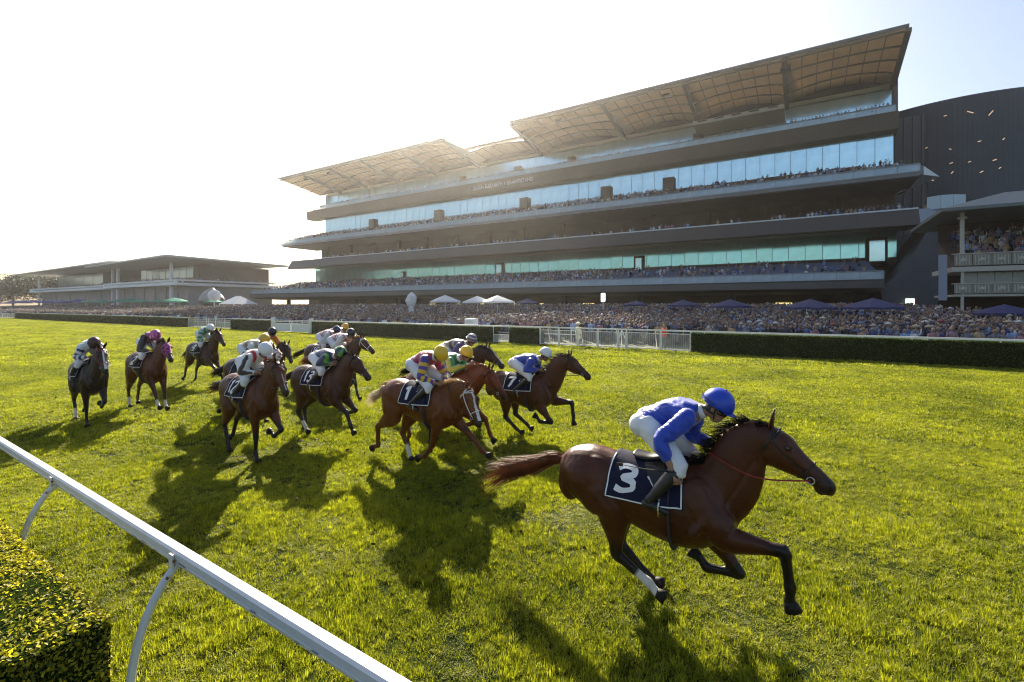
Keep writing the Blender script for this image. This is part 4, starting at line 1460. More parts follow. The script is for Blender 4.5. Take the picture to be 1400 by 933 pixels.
    pts_col = spec.get('points', (.012, .009, .008))
    col = np.tile(base, (len(V), 1))
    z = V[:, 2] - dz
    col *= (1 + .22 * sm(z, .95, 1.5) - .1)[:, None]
    nzv = np.array([noise.noise(Vector(v) * 3.2) for v in V])
    col *= (1 + .16 * nzv)[:, None]
    pc = np.array(pts_col)
    for k, (J, hd, a) in legs.items():
        d0, t0 = seg_dist(V, J[1], J[2]); d1, t1 = seg_dist(V, J[2], J[3]); d2, t2 = seg_dist(V, J[3], J[4] + hd * .05)
        low_ = np.minimum(d1, d2)
        w = sm(-low_, -.10, -.07) if True else 0
        w = np.maximum(w, sm(-d0, -.11, -.07) * sm(t0, .45, 1.0)) * spec.get('pointw', 1)
        col = col * (1 - w[:, None]) + pc * w[:, None]
        if k in spec.get('socks', ()):
            w = np.maximum(sm(-d2, -.07, -.055), sm(-d1, -.07, -.055) * sm(t1, .6, .72))
            col = col * (1 - w[:, None]) + np.array((.6, .56, .5)) * w[:, None]
    PH = np.array(P)
    rel = V - PH
    hF = rel @ np.array(F); hD = rel @ np.array(D); hS = rel @ np.array(Sd)
    inh = sm(hF, .40, .58) * (np.linalg.norm(rel, axis=1) < .8)
    col = col * (1 - .75 * inh[:, None]) + np.array((.02, .016, .014)) * .75 * inh[:, None]
    if spec.get('blaze'):
        w = (hF > .08) & (hF < .57) & (hD > -.01) & (np.abs(hS + .004) < spec['blaze'] * (1 - .3 * np.sin(hF * 9)))
        col[w] = (.65, .62, .6)
    ns = np.minimum(seg_dist(V, H(.60, .022, .064), H(.618, .0, .062))[0], seg_dist(V, H(.60, .022, -.064), H(.618, .0, -.062))[0])
    w = sm(-ns, -.022, -.010)
    col = col * (1 - w[:, None]) + np.array((.004, .003, .003)) * w[:, None]
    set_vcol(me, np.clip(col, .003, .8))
    t = empty("racehorse", spec['loc'], R(spec.get('yaw', 0)))
    t.scale = (sc, sc, sc)
    tag(t, spec['label'], "horse", "racehorses galloping on the turf")
    coat = MATS.get("horse_coat") or coat_mat()
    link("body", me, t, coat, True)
    bv = BVHTree.FromPolygons([Vector(v) for v in V], [tuple(p.vertices) for p in me.polygons])
    # ---- hooves
    hm = mat("hoof_horn", (.016, .013, .011), .6, spec=.2, var=.3, vscale=20)
    for k, (J, hd, a) in legs.items():
        mb = MB()
        q = J[4] - hd * .012
        fw = dirv(a[3] + 100)
        mb.tube([q, q + hd * .03 + fw * .008, q + hd * .078 + fw * .02, q + hd * .082 + fw * .02], [.042, .05, .058, .02], [.048, .058, .07, .03], n=14)
        mb.build("hoof", hm, t, smooth=True)
    # ---- ears, eyes
    mb_e = []
    for s_ in (-1, 1):
        mb = MB()
        b0 = H(.0, .055, s_ * .045); ed = (D * .8 - F * spec.get('earback', .5) + Sd * s_ * .25).normalized()
        mb.tube([b0, b0 + ed * .05, b0 + ed * .10, b0 + ed * .155], [.02, .032, .026, .004], [.018, .018, .012, .004], side=Sd, n=8, sub=2)
        ear = mb.build("ear", coat, t, smooth=True)
        set_vcol(ear.data, np.tile(base * .7, (len(ear.data.vertices), 1)))
        mb = MB(); mb.ball(H(.19, .03, s_ * .091), (.022, .012, .018), (F, Sd, D), n=10, m=8)
        mb.build("eye", mat("horse_eye", (.01, .006, .004), .08, spec=.8), t, smooth=True)

    # ---- hair
    hr = random.Random(spec['seed'])
    hair = spec.get('mane', (.015, .012, .01))
    hcol = mat("hair_%02x%02x" % (int(hair[0] * 250), int(hair[1] * 250)), hair, .6, spec=.15, var=.4, vscale=9, trans=.2)

    def strand(mb, p, vel, L, w, grav, n=5, wav=.03):
        pts = []
        d = vel.normalized()
        q = p.copy()
        ph = hr.uniform(0, 6)
        for i in range(n + 1):
            pts.append(q.copy())
            d = (d + Vector((0, 0, -grav)) + Vector((0, math.sin(ph + i * 1.1), math.cos(ph + i * .9))) * wav * 3).normalized()
            q = q + d * L / n
        v = []
        up = Vector((hr.uniform(-.3, .3), hr.uniform(-1, 1), hr.uniform(-.2, 1))).normalized()
        for i, q in enumerate(pts):
            ww = w * (1 - (i / n) ** 1.5 * .9)
            v += [q - up * ww / 2, q + up * ww / 2]
        mb.add(v, [(2 * i, 2 * i + 1, 2 * i + 3, 2 * i + 2) for i in range(n)])
    det = spec.get('det', 1)
    mb = MB()
    nm = int(520 * det)
    crest = catmull([n0 + Vector((.02, 0, .32)), n1 + Vector((-.15, 0, .22)), n2 + Vector((-.12, 0, .135)), P + Vector((-.05, 0, .10)), H(.05, .07)], 10)
    for i in range(nm):
        u = hr.uniform(0, 1); j = min(int(u * (len(crest) - 1)), len(crest) - 2)
        p = Vector(crest[j]).lerp(Vector(crest[j + 1]), hr.random())
        hit = bv.find_nearest(p)
        if hit[0] is not None: p = hit[0] - hit[1] * .01
        p.y += hr.uniform(-.012, .012)
        strand(mb, p, Vector((-.75, hr.uniform(-.5, .35), hr.uniform(.15, .9))), hr.uniform(.08, .2), .010 / det ** .5, .22, 5)
    mb.build("mane", hcol, t, fix=False)
    tr_ = spec.get('tail', (-.35, -.95, .30))           # z slope, direction
    th = spec.get('tailcol', hair)
    tcol = mat("hair_%02x%02x" % (int(th[0] * 250), int(th[1] * 250)), th, .6, spec=.15, var=.4, vscale=9, trans=.2)
    root = Vector((-.83, 0, 1.33 + dz))
    tl = spec.get('taill', .78)
    zz = spec.get('taildrop', .12)
    cp = [root, root + Vector((-.12, 0, .0)), root + Vector((-.35 * tl / .78, .01, -.06 - zz * .4)), root + Vector((-tl * .9, .02, -.10 - zz)), root + Vector((-tl * 1.15, .02, -.14 - zz * 1.4))]
    cc = catmull(cp, 8)
    mb = MB()
    mb.tube(cp[:3], [.05, .042, .03], n=8, sub=4)
    for i in range(int(520 * det)):
        u0 = hr.uniform(0, .5); L = hr.uniform(.35, .62)
        u1 = min(1.0, u0 + L)
        a = hr.uniform(0, 2 * PI); r0 = .03 * (1 - u0 * .5); r1 = (.05 + spec.get('tailspread', .12) * u1) * hr.random() ** .5
        n = 7; v = []
        w = .011 / det ** .5
        ph = hr.uniform(0, 6); up = Vector((0, math.cos(a + 1.5), math.sin(a + 1.5)))
        for q in range(n + 1):
            u = u0 + (u1 - u0) * q / n
            x = u * (len(cc) - 1); j = min(int(x), len(cc) - 2)
            c = Vector(cc[j]).lerp(Vector(cc[j + 1]), x - j)
            rr = r0 + (r1 - r0) * (q / n) ** 1.3
            c += Vector((0, math.cos(a) * rr, math.sin(a) * rr)) + Vector((0, .5, 1)) * math.sin(ph + u * 7) * .012
            ww = w * (1 - .8 * (q / n) ** 2)
            v += [c - up * ww / 2, c + up * ww / 2]
        mb.add(v, [(2 * q, 2 * q + 1, 2 * q + 3, 2 * q + 2) for q in range(n)])
    mb.build("tail", tcol, t, fix=False)

    # ---- tack
    def surf(x, phi, off=.012, zc_=1.2):
        """point on the barrel: phi degrees from the top, + = left side"""
        c = Vector((x, 0, zc_ + dz)); d = Vector((0, math.sin(R(phi)), math.cos(R(phi))))
        h = bv.ray_cast(c + d * .9, -d, .9)
        if h[0] is None: return c + d * .28
        return h[0] + d * off
    cloth_c = spec.get('cloth', (.012, .014, .035))
    cm = mat("saddlecloth_%02x" % int(cloth_c[2] * 999), cloth_c, .85, spec=.15, bump=.3, bscale=60)
    x0, x1 = -.22, .46
    phm = 90
    nx, nph = 26, 56

    def cpt(u, v, off=.014):
        """u along the horse 0..1, v from -1 (right hem) to 1 (left hem)"""
        av = abs(v)
        x = (x0 - .03 * av) + (x1 - x0 + .06 * av) * u
        wob = noise.noise(Vector((u * 4, v * 5, spec['seed']))) * .012 + .006 * math.sin(u * 9 + v * 4)
        p = surf(x, v * (phm + 6 * (1 - u)), off + .012 + wob * min(1, av * 1.5))
        if av > .75: p.y += math.copysign(.02 * (av - .75) * 4, v)
        return p
    mb = MB()
    v = [cpt(i / nx, -1 + 2 * j / nph) for i in range(nx + 1) for j in range(nph + 1)]
    f = [(i * (nph + 1) + j, i * (nph + 1) + j + 1, (i + 1) * (nph + 1) + j + 1, (i + 1) * (nph + 1) + j) for i in range(nx) for j in range(nph)]
    mb.add(v, f)
    clo = mb.build("saddle_cloth", cm, t, smooth=True, fix=False)
    md = clo.modifiers.new("thickness", 'SOLIDIFY'); md.thickness = .006; md.offset = -1
    wh = mat("cloth_white", (.75, .75, .75), .7)
    mb = MB()
    k0, k1 = .0, .035

    def ribbon(uv, w):
        """flat stripe laid on the cloth along a list of (u, v)"""
        q = []
        for (a, b) in zip(uv, uv[1:]):
            n_ = max(2, int(math.hypot((b[0] - a[0]) * .7, (b[1] - a[1]) * .6) / .02))
            q += [(a[0] + (b[0] - a[0]) * i / n_, a[1] + (b[1] - a[1]) * i / n_) for i in range(n_)]
        q.append(uv[-1])
        Pp = [cpt(u, vv, .023) for u, vv in q]
        vv = []
        for i, p in enumerate(Pp):
            d = (Pp[min(i + 1, len(Pp) - 1)] - Pp[max(i - 1, 0)]).normalized()
            nn = Vector((0, p.y, (p.z - 1.2 - dz))).normalized()
            s2 = d.cross(nn).normalized() * w / 2
            vv += [p - s2, p + s2]
        return vv, [(2 * i, 2 * i + 1, 2 * i + 3, 2 * i + 2) for i in range(len(Pp) - 1)]
    for s_ in (-1, 1):
        mb.add(*ribbon([(.02, s_ * .12), (.02, s_ * .97), (.98, s_ * .97), (.98, s_ * .12)], .013 if det >= 1 else .02))
    mb.build("piping", wh, clo, fix=False)
    G = {'0': [[(.1, .1), (.5, .1), (.5, .9), (.1, .9), (.1, .1)]], '1': [[(.15, .78), (.35, .95), (.35, .05)]],
         '2': [[(.08, .78), (.2, .93), (.42, .93), (.52, .75), (.45, .5), (.08, .07), (.55, .07)]],
         '3': [[(.08, .85), (.25, .95), (.48, .88), (.5, .65), (.25, .52), (.5, .4), (.52, .15), (.28, .05), (.06, .15)]],
         '5': [[(.52, .93), (.12, .93), (.1, .55), (.38, .6), (.53, .35), (.4, .08), (.08, .1)]],
         '6': [[(.5, .88), (.25, .93), (.08, .5), (.15, .1), (.45, .1), (.5, .4), (.3, .52), (.1, .4)]],
         '7': [[(.06, .93), (.54, .93), (.24, .05)]],
         '8': [[(.3, .52), (.1, .7), (.3, .94), (.5, .7), (.3, .52), (.07, .28), (.3, .06), (.53, .28), (.3, .52)]],
         '9': [[(.5, .6), (.3, .48), (.1, .7), (.3, .94), (.52, .75), (.45, .2), (.2, .06)]],
         '4': [[(.4, .05), (.4, .95), (.05, .35), (.56, .35)]]}
    num = spec.get('num', '')
    if num:
        mb = MB()
        ht = .5; wdt = .38 if len(num) > 1 else .56
        for s_ in (-1, 1):
            for di, ch in enumerate(num):
                for st in G[ch]:
                    uv = []
                    if ch not in '147': st = [tuple(q) for q in catmull(st, 5)]
                    for (a, b) in st:
                        u = .10 + (di * .62 + a) * wdt * .95
                        if s_ > 0: u = .10 + ((len(num) - di) * .62 - a) * wdt * .95
                        uv.append((u, s_ * (.86 - b * ht)))
                    mb.add(*ribbon(uv, .062 if len(num) == 1 else .045))
                mb.build("number_digit", wh, clo, fix=False)
                mb = MB()
    # saddle
    mb = MB()
    zt = surf(.1, 0).z
    mb.tube([(-.04, 0, zt + .05), (.02, 0, zt + .03), (.12, 0, zt + .025), (.24, 0, zt + .05), (.28, 0, zt + .07)], [.09, .12, .10, .08, .03], [.02, .028, .028, .03, .015], n=14, sub=3)
    sd_ = mb.build("saddle", M_black, t, smooth=True)
    for s_ in (-1, 1):
        mb = MB()
        A = [surf(.05 + .03 * k, s_ * 12 * k + s_ * 5, .035) for k in range(6)]
        B = [surf(.25 + .02 * k, s_ * 12 * k + s_ * 5, .035) for k in range(6)]
        mb.add(A + B, [(k, k + 1, k + 7, k + 6) for k in range(5)])
        mb.build("saddle_flap", M_black, sd_, fix=False)
    # girth + breastplate
    mb = MB()
    g_ = [surf(.36, a, .012) for a in range(60, 301, 8)]
    for p, q in zip(g_, g_[1:]): mb.bar(p, q, .012, .075, up=(0, p.y + q.y, p.z + q.z - 2.4 - 2 * dz))
    mb.build("girth", mat("girth_web", (.03, .03, .035), .8), t)
    # bridle
    brc = mat("bridle_%02x" % int(spec.get('bridle', (.02, .015, .012))[0] * 250), spec.get('bridle', (.02, .015, .012)), .5)

    def hring(s, o, a, b, r=.007, k0=0, k1=24):
        Q = []
        for k in range(k0, k1 + 1):
            an = 2 * PI * k / 24
            Q.append(H(s + (.0), o + math.sin(an) * b, math.cos(an) * a))
        return Q
    br = MB()
    # noseband, browband, throatlash
    for (s, o, a, b) in ((.41, -.014, .067, .096), (.06, -.036, .1, .14)):
        br.tube(hring(s, o, a, b), .0075, n=5, side=F, closed_caps=False)
    for s_ in (-1, 1):
        br.tube([H(.01, .07, s_ * .055), H(.06, .0, s_ * .102), H(.24, -.03, s_ * .097), H(.46, -.035, s_ * .066)], .0075, n=5, sub=3)
        br.tube([H(.07, .04, s_ * .085), H(.09, .085, s_ * .045), H(.09, .092, 0)], .0075, n=5, sub=2)
        br.tube([H(.03, .06, s_ * .07), H(.08, -.09, s_ * .096), H(.10, -.2, s_ * .035)], .006, n=5, sub=3)
    bo = br.build("bridle", brc, t)
    for s_ in (-1, 1):
        mb = MB()
        Q = [H(.475 + .028 * math.cos(k * PI / 6), -.045 + .028 * math.sin(k * PI / 6), s_ * .07) for k in range(13)]
        mb.tube(Q, .005, n=6, side=Sd, closed_caps=False)
        mb.build("bit_ring", M_steel, bo)
    if spec.get('hood'):
        hc = spec['hood']
        mb = MB()
        mb.tube([H(s, o) for s, o in zip(hs[1:6], ho[1:6])], [q + .012 for q in haa[1:6]], [q + .012 for q in hbb[1:6]], side=Sd, n=20, sub=3)
        me_ = mb.mesh("hood"); vv = coords(me_)
        relv = vv - PH
        ck = (np.floor(relv @ np.array(F) * 22) + np.floor(relv @ np.array(D) * 22 + 50) + np.floor(relv @ np.array(Sd) * 22 + 50)) % 2
        cc_ = np.where(ck[:, None] > 0, np.array(hc[0]), np.array(hc[1]))
        set_vcol(me_, cc_)
        ho_ = link("hood", me_, t, mat("hood_cloth", attr=True, rough=.8))
        for s_ in (-1, 1):
            mb = MB(); mb.ball(H(.17, .03, s_ * .088), (.05, .03, .045), (F, Sd, D), n=10, m=6); mb.build("blinker_cup", M_black if not spec.get('cup') else mat("white_cup", (.6, .6, .55), .4), ho_, smooth=True)
    hand = spec.get('hands', ((.66, -.07, 1.70), (.66, .07, 1.70)))
    mb = MB()
    for s_, h in ((-1, hand[0]), (1, hand[1])):
        p = H(.475, -.045, s_ * .076)
        rh = Vector(spec.get('rein_to', (.66, s_ * .05, 1.68))) + Z
        mid = p.lerp(rh, .5) + Vector((0, s_ * .15, -.05))
        mb.tube([p, mid, rh], .007, n=5, sub=5)
    rc = spec.get('rein', (.02, .015, .012))
    mb.build("reins", mat("rein_%02x" % int(rc[0] * 250), rc, .6), bo)
    return t, Z, sc


def coat_mat():
    m = mat("horse_coat", attr=True, rough=.34, spec=.28, sheen=0, var=.16, vscale=9, bump=.22, bscale=75)
    return m


# ------------------------------------------------------------------ jockeys
def ell(c, r, ax): return c, r, ax


def build_jockey(spec, Z, sc):
    J = spec['jockey']
    det = spec.get('vox', .02) < .015
    vox = .009 if det else .0145
    o = Vector(J.get('off', (0, 0, 0)))
    T = lambda p: Vector(p) + Z + o
    hip = T(J.get('hip', (.0, 0, 1.87))); sho = T(J.get('sho', (.53, 0, 1.93))); head = T(J.get('head', (.76, 0, 2.04)))
    el = [T(p) for p in J.get('el', ((.34, -.27, 1.66), (.34, .27, 1.66)))]
    ha = [T(p) for p in J.get('ha', ((.60, -.09, 1.66), (.60, .09, 1.66)))]
    kn = [T(p) for p in J.get('kn', ((.44, -.25, 1.50), (.44, .25, 1.50)))]
    an = [T(p) for p in J.get('an', ((.08, -.31, 1.20), (.08, .31, 1.20)))]
    fp = J.get('fpitch', 22)
    F = Vector((math.cos(R(fp)), math.sin(R(J.get('fyaw', 0))), -math.sin(R(fp)))).normalized()
    Sd = Vector((0, 0, 1)).cross(F).normalized(); U = F.cross(Sd).normalized()
    spd = (sho - hip).normalized()
    up = Vector((0, 1, 0)).cross(spd) * -1
    if up.z < 0: up = -up
    t = empty("jockey", spec['loc'], R(spec.get('yaw', 0)))
    t.scale = (sc, sc, sc)
    tag(t, J['label'], "person", "jockeys riding the racehorses")
    skin = mat("jockey_skin", attr=True, rough=.5, spec=.4)
    # body: one continuous figure
    mb = MB()
    mid = hip.lerp(sho, .5) + up * .03
    mb.tube([hip - spd * .12 - up * .03, hip, mid, sho - spd * .06, sho + spd * .05], [.1, .15, .13, .165, .10], [.08, .12, .10, .11, .07], n=18, sub=3)
    mb.tube([sho, sho.lerp(head, .55), head - U * .05], [.075, .055, .055], n=12, sub=2)
    mb.ball(head + U * .01, (.098, .076, .105), (F, Sd, U), n=16, m=12)
    mb.ball(head + F * .035 - U * .07, (.058, .05, .055), (F, Sd, U), n=14, m=9)
    mb.ball(head + F * .088 - U * .025, (.022, .014, .026), (F, Sd, U), n=8, m=6)
    mb.ball(head + F * .075 + U * .025, (.022, .05, .014), (F, Sd, U), n=8, m=6)
    for k, s_ in ((0, -1), (1, 1)):
        sp = sho + Vector((-.03, s_ * .155, -.02))
        mb.ball(sp, .07, n=12, m=8)
        mb.tube([sho - spd * .02, sp, sp.lerp(el[k], .5), el[k]], [.07, .062, .052, .042], n=12, sub=2)
        w = el[k].lerp(ha[k], .86)
        mb.tube([el[k], el[k].lerp(ha[k], .35), w], [.043, .04, .027], n=12, sub=2)
        hd = (ha[k] - el[k]).normalized()
        mb.tube([w, ha[k] + hd * .045], [.022, .026], [.03, .038], side=(0, 0, 1), n=10)
        hp = hip + Vector((-.02, s_ * .09, -.02))
        mb.tube([hp, hp.lerp(kn[k], .5), kn[k]], [.11, .092, .062], [.12, .095, .062], n=14, sub=2)
        mb.ball(hp - spd * .06, .105, n=12, m=8)
        mb.tube([kn[k], kn[k].lerp(an[k], .35), an[k]], [.06, .058, .038], n=12, sub=2)
        toe = an[k] + Vector((.15, -s_ * .01, -.085))
        mb.tube([an[k] + Vector((-.05, 0, -.05)), an[k] + Vector((.03, 0, -.05)), toe], [.034, .038, .03], [.035, .035, .022], n=10, sub=2)
    me = remeshed(mb, vox, 3, "jockey_body")
    V = coords(me)
    col = np.tile(np.array(J.get('skin', (.32, .17, .11))), (len(V), 1))
    rel = V - np.array(head)
    hf = rel @ np.array(F); hu = rel @ np.array(U); hsd = rel @ np.array(Sd)
    lip = (hf > .06) & (np.abs(hu + .072) < .007) & (np.abs(hsd) < .024)
    col[lip] = (.22, .07, .06)
    hairm = (np.linalg.norm(rel, axis=1) < .13) & (hf < .01) & (hu > -.06)
    col[hairm] = (.04, .03, .02)
    set_vcol(me, col)
    body = link("body", me, t, skin, True)
    # fingers, thumb
    for k, s_ in ((0, -1), (1, 1)):
        hd = (ha[k] - el[k]).normalized()
        side = Vector((0, s_, 0)) - hd * (s_ * hd.y); side.normalize()
        vert = hd.cross(side).normalized()
        if vert.z > 0: vert = -vert
        mb = MB()
        base = ha[k] + hd * .045
        for i in range(4):
            q = base + vert * (-.03 + .02 * i) + side * .006
            l = (.034, .038, .036, .028)[i]
            mb.tube([q - hd * .02, q + hd * l * .5 + side * .004, q + hd * l * .85 - side * .016, q + hd * l * .35 - side * .04, q - side * .04], [.0095, .0095, .009, .0085, .007], n=7, sub=2)
        q = ha[k] - vert * .03
        mb.tube([q, q + hd * .025 - vert * .012 - side * .012, q + hd * .05 - vert * .004 - side * .028], [.012, .011, .008], n=7, sub=2)
        fo = mb.build("fingers", skin, t, smooth=True)
        set_vcol(fo.data, np.tile(np.array(J.get('skin', (.32, .17, .11))), (len(fo.data.vertices), 1)))
    for s_ in (-1, 1):
        mb = MB(); mb.tube([head + Sd * s_ * .074 - U * .03 - F * .005, head + Sd * s_ * .082 + U * .005 - F * .01], [.01, .012], [.018, .02], side=Sd, n=8, sub=2)
        e = mb.build("ear", skin, t, smooth=True); set_vcol(e.data, np.tile(np.array(J.get('skin', (.32, .17, .11))) * .9, (len(e.data.vertices), 1)))
        mb = MB(); mb.ball(head + F * .089 + Sd * s_ * .032 + U * .003, (.008, .013, .009), (F, Sd, U), n=8, m=6); mb.build("eye", mat("eye_dark", (.02, .015, .012), .2), t, smooth=True)
    # silks
    sa = J['silks']; sb = J.get('silks2', sa); slv = J.get('sleeve', sa); slv2 = J.get('sleeve2', slv)
    mb = MB()
    mb.tube([hip - spd * .02, hip + spd * .1 + up * .015, mid + up * .015, sho - spd * .06 + up * .01, sho + spd * .055], [.155, .158, .158, .19, .10], [.125, .13, .125, .13, .08], n=20, sub=3)
    for k, s_ in ((0, -1), (1, 1)):
        sp = sho + Vector((-.03, s_ * .155, -.02))
        mb.ball(sp, .088, n=12, m=8)
        cuff = el[k].lerp(ha[k], J.get('cuff', .78))
        mb.tube([sho - spd * .02, sp, sp.lerp(el[k], .5) - up * .01, el[k] - spd * .01, el[k].lerp(ha[k], .4), cuff], [.08, .084, .082, .068, .058, .036], n=14, sub=2)
    me = remeshed(mb, vox, 2, "silks")
    V = coords(me)
    nr = np.empty(len(V) * 3); me.vertices.foreach_get("normal", nr); nr = nr.reshape(-1, 3)
    sd0 = spec['seed'] * 3.7
    ax1 = np.array([noise.noise(Vector((v[0] * 5 + v[2] * 9 + sd0, v[1] * 7, v[2] * 4 - v[0] * 3))) * .9 + .8 * abs(noise.noise(Vector((v[0] * 13 + v[2] * 20, v[1] * 12 + sd0, v[2] * 6)))) - .25 for v in V])
    V2 = V + nr * (ax1 * (.019 if det else .012) + .004)[:, None]
    me.vertices.foreach_set("co", V2.ravel())
    col = np.tile(np.array(sa, float), (len(V), 1))
    st = (V - np.array(hip)) @ np.array(spd)
    if J.get('pattern') == 'split': col[np.abs(V[:, 1] - o.y) < .05] = sb
    if J.get('pattern') == 'hoop': col[(st > .2) & (st < .34)] = sb
    if J.get('pattern') == 'check':
        ck = (np.floor(V[:, 0] * 14) + np.floor(V[:, 1] * 14) + np.floor(V[:, 2] * 14)) % 2
        col[ck > 0] = sb
    if J.get('pattern') == 'back': col[(st > .3) & (V[:, 2] > (hip.z + .04))] = sb
    if J.get('pattern') == 'shoulder': col[(st > .34) & (np.abs(V[:, 1] - o.y) > .07)] = sb
    if J.get('pattern') == 'stripes': col[np.floor(st * 11) % 2 > 0] = sb
    for k in (0, 1):
        s_ = (-1, 1)[k]
        sp = sho + Vector((-.03, s_ * .155, -.02))
        d0, t0 = seg_dist(V, sp, el[k]); d1, t1 = seg_dist(V, el[k], ha[k])
        arm = (np.minimum(d0, d1) < .105) & ((V[:, 1] - o.y) * s_ > .13)
        arm |= (d1 < .08)
        col[arm] = slv
        if slv2 is not slv:
            tt = np.where(d0 < d1, t0 * .27, .27 + t1 * .3)
            if J.get('armband') == 'long': band = arm & (nr[:, 1] * s_ > .6)
            else: band = arm & (np.floor(tt / .055) % 2 > 0)
            col[band] = slv2
    set_vcol(me, col)
    link("silks", me, t, mat("racing_silk", attr=True, rough=.38, spec=.5, sheen=.4, trans=.12, bump=.25, bscale=30), True)
    # breeches
    mb = MB()
    for k, s_ in ((0, -1), (1, 1)):
        hp = hip + Vector((-.02, s_ * .09, -.02))
        mb.tube([hip, hp, hp.lerp(kn[k], .5), kn[k], kn[k].lerp(an[k], .16)], [.13, .118, .104, .075, .066], [.14, .13, .108, .075, .066], n=16, sub=2)
        mb.ball(hp - spd * .06, .117, n=14, m=9)
    mb.tube([hip - spd * .1, hip + spd * .04], .135, [.12, .12], n=16)
    me = remeshed(mb, vox, 3, "breeches")
    V = coords(me); nr = np.empty(len(V) * 3); me.vertices.foreach_get("normal", nr); nr = nr.reshape(-1, 3)
    ax1 = np.array([noise.noise(Vector((v[0] * 12, v[1] * 12 + sd0, v[2] * 18))) for v in V])
    me.vertices.foreach_set("co", (V + nr * (ax1 * .006)[:, None]).ravel())
    link("breeches", me, t, mat("white_breeches", (.72, .72, .74), .6, var=.06), True)
    for k, s_ in ((0, -1), (1, 1)):
        mb = MB()
        mb.tube([kn[k].lerp(an[k], .1), kn[k].lerp(an[k], .4), an[k].lerp(kn[k], .1), an[k]], [.072, .068, .05, .046], n=14, sub=2)
        mb.tube([an[k] + Vector((-.055, 0, -.045)), an[k] + Vector((.03, 0, -.04)), an[k] + Vector((.165, -s_ * .01, -.09))], [.042, .045, .03], [.045, .045, .025], n=12, sub=2)
        mb.ball(an[k], (.05, .046, .055), n=10, m=7)
        mb.build("boot", M_black, t, smooth=True)
        # stirrup
        mb = MB()
        c = an[k] + Vector((.09, 0, -.06))
        Q = [c + Vector((.0, .055 * math.cos(a * PI / 6), .075 * math.sin(a * PI / 6))) for a in range(13)]
        mb.tube(Q, .007, n=5, side=(1, 0, 0), closed_caps=False)
        mb.tube([c + Vector((0, 0, .075)), T((.16, s_ * .24, 1.42)) - o], .009, [.012, .012], n=5)
        mb.build("stirrup", M_steel, t)
    mb = MB(); cn = sho.lerp(head, .38)
    mb.tube([cn - (head - sho).normalized() * .02, cn + (head - sho).normalized() * .02], [.074, .064], n=16, sub=1)
    mb.build('collar', mat('white_breeches'), t, smooth=True)
    # helmet with silk cap
    hc = J['cap']; hc2 = J.get('cap2')
    mb = MB()
    hb = head + U * .045 - F * .008
    nn, mm = 24, 9
    v = []
    for j in range(mm):
        th = PI / 2 * 1.1 * (j + .35) / (mm - .65)
        for i in range(nn):
            ph = 2 * PI * i / nn
            v.append(hb + F * (.138 * math.sin(th) * math.cos(ph)) + Sd * (.118 * math.sin(th) * math.sin(ph)) + U * (.138 * math.cos(th) + .0))
    v.append(hb + U * .138)
    f = [(j * nn + i, j * nn + (i + 1) % nn, (j + 1) * nn + (i + 1) % nn, (j + 1) * nn + i) for j in range(mm - 1) for i in range(nn)]
    f += [(len(v) - 1, (i + 1) % nn, i) for i in range(nn)]
    mb.add(v, f)
    me = mb.mesh("helmet")
    cols = np.tile(np.array(hc, float), (len(v), 1))
    if hc2 is not None:
        vv = coords(me) - np.array(hb)
        if J.get('cappat') == 'hoops': m_ = (np.floor((vv @ np.array(U)) * 28) % 2 > 0)
        elif J.get('cappat') == 'quarter':
            m_ = (np.floor((np.arctan2(vv @ np.array(Sd), vv @ np.array(F)) + PI) / (PI / 4) + .5) % 2 > 0)
        else: m_ = (np.floor(vv[:, 0] * 20) + np.floor(vv[:, 1] * 20)) % 2 > 0
        cols[m_] = hc2
    set_vcol(me, cols)
    he = link("helmet", me, t, mat("cap_silk", attr=True, rough=.35, spec=.5, coat=.15), True)
    md = he.modifiers.new("thickness", 'SOLIDIFY'); md.thickness = .008
    mb = MB()
    pv = []
    for i in range(9):
        a = (-1 + i / 4) * .95
        for q, r_ in enumerate((.10, .188 - .025 * abs(a))):
            pv.append(hb + F * (r_ * math.cos(a) * (1 if q else 1)) + Sd * (r_ * .82 * math.sin(a)) - U * (.005 + .018 * q))
    mb.add(pv, [(2 * i, 2 * i + 1, 2 * i + 3, 2 * i + 2) for i in range(8)])
    pk = mb.build("peak", mat("cap_peak_%02x%02x" % (int(hc[0] * 250), int(hc[2] * 250)), tuple(c * .7 for c in hc), .5), he)
    md = pk.modifiers.new("thickness", 'SOLIDIFY'); md.thickness = .006
    mb = MB(); mb.ball(hb + U * .145, (.014, .014, .01), n=8, m=5); mb.build("cap_button", MATS[pk.data.materials[0].name], he)
    if J.get('goggles', 1):
        mb = MB()
        Q = [head + F * (.10 * math.cos(a)) + Sd * (.086 * math.sin(a)) - U * .006 for a in [x * .2 - 1.2 for x in range(13)]]
        mb.tube(Q, [.012] * 13, [.02] * 13, side=F, n=8)
        mb.build("goggles", mat("goggle_lens", (.015, .012, .01), .12, spec=.8), t, smooth=True)
        mb = MB()
        Q = [hb - F * .01 + F * (.138 * math.cos(a)) + Sd * (.116 * math.sin(a)) + U * .01 for a in [x * .262 for x in range(25)]]
        mb.tube(Q, .006, [.011] * 25, side=U, n=6, closed_caps=False)
        mb.build("goggle_strap", M_black, he)
    for s_ in (-1, 1):
        mb = MB(); mb.tube([head + Sd * s_ * .1 + U * .02, head + Sd * s_ * .075 + F * .02 - U * .06, head + F * .04 - U * .125], .006, n=5, sub=3)
        mb.build('chin_strap', M_black, he)
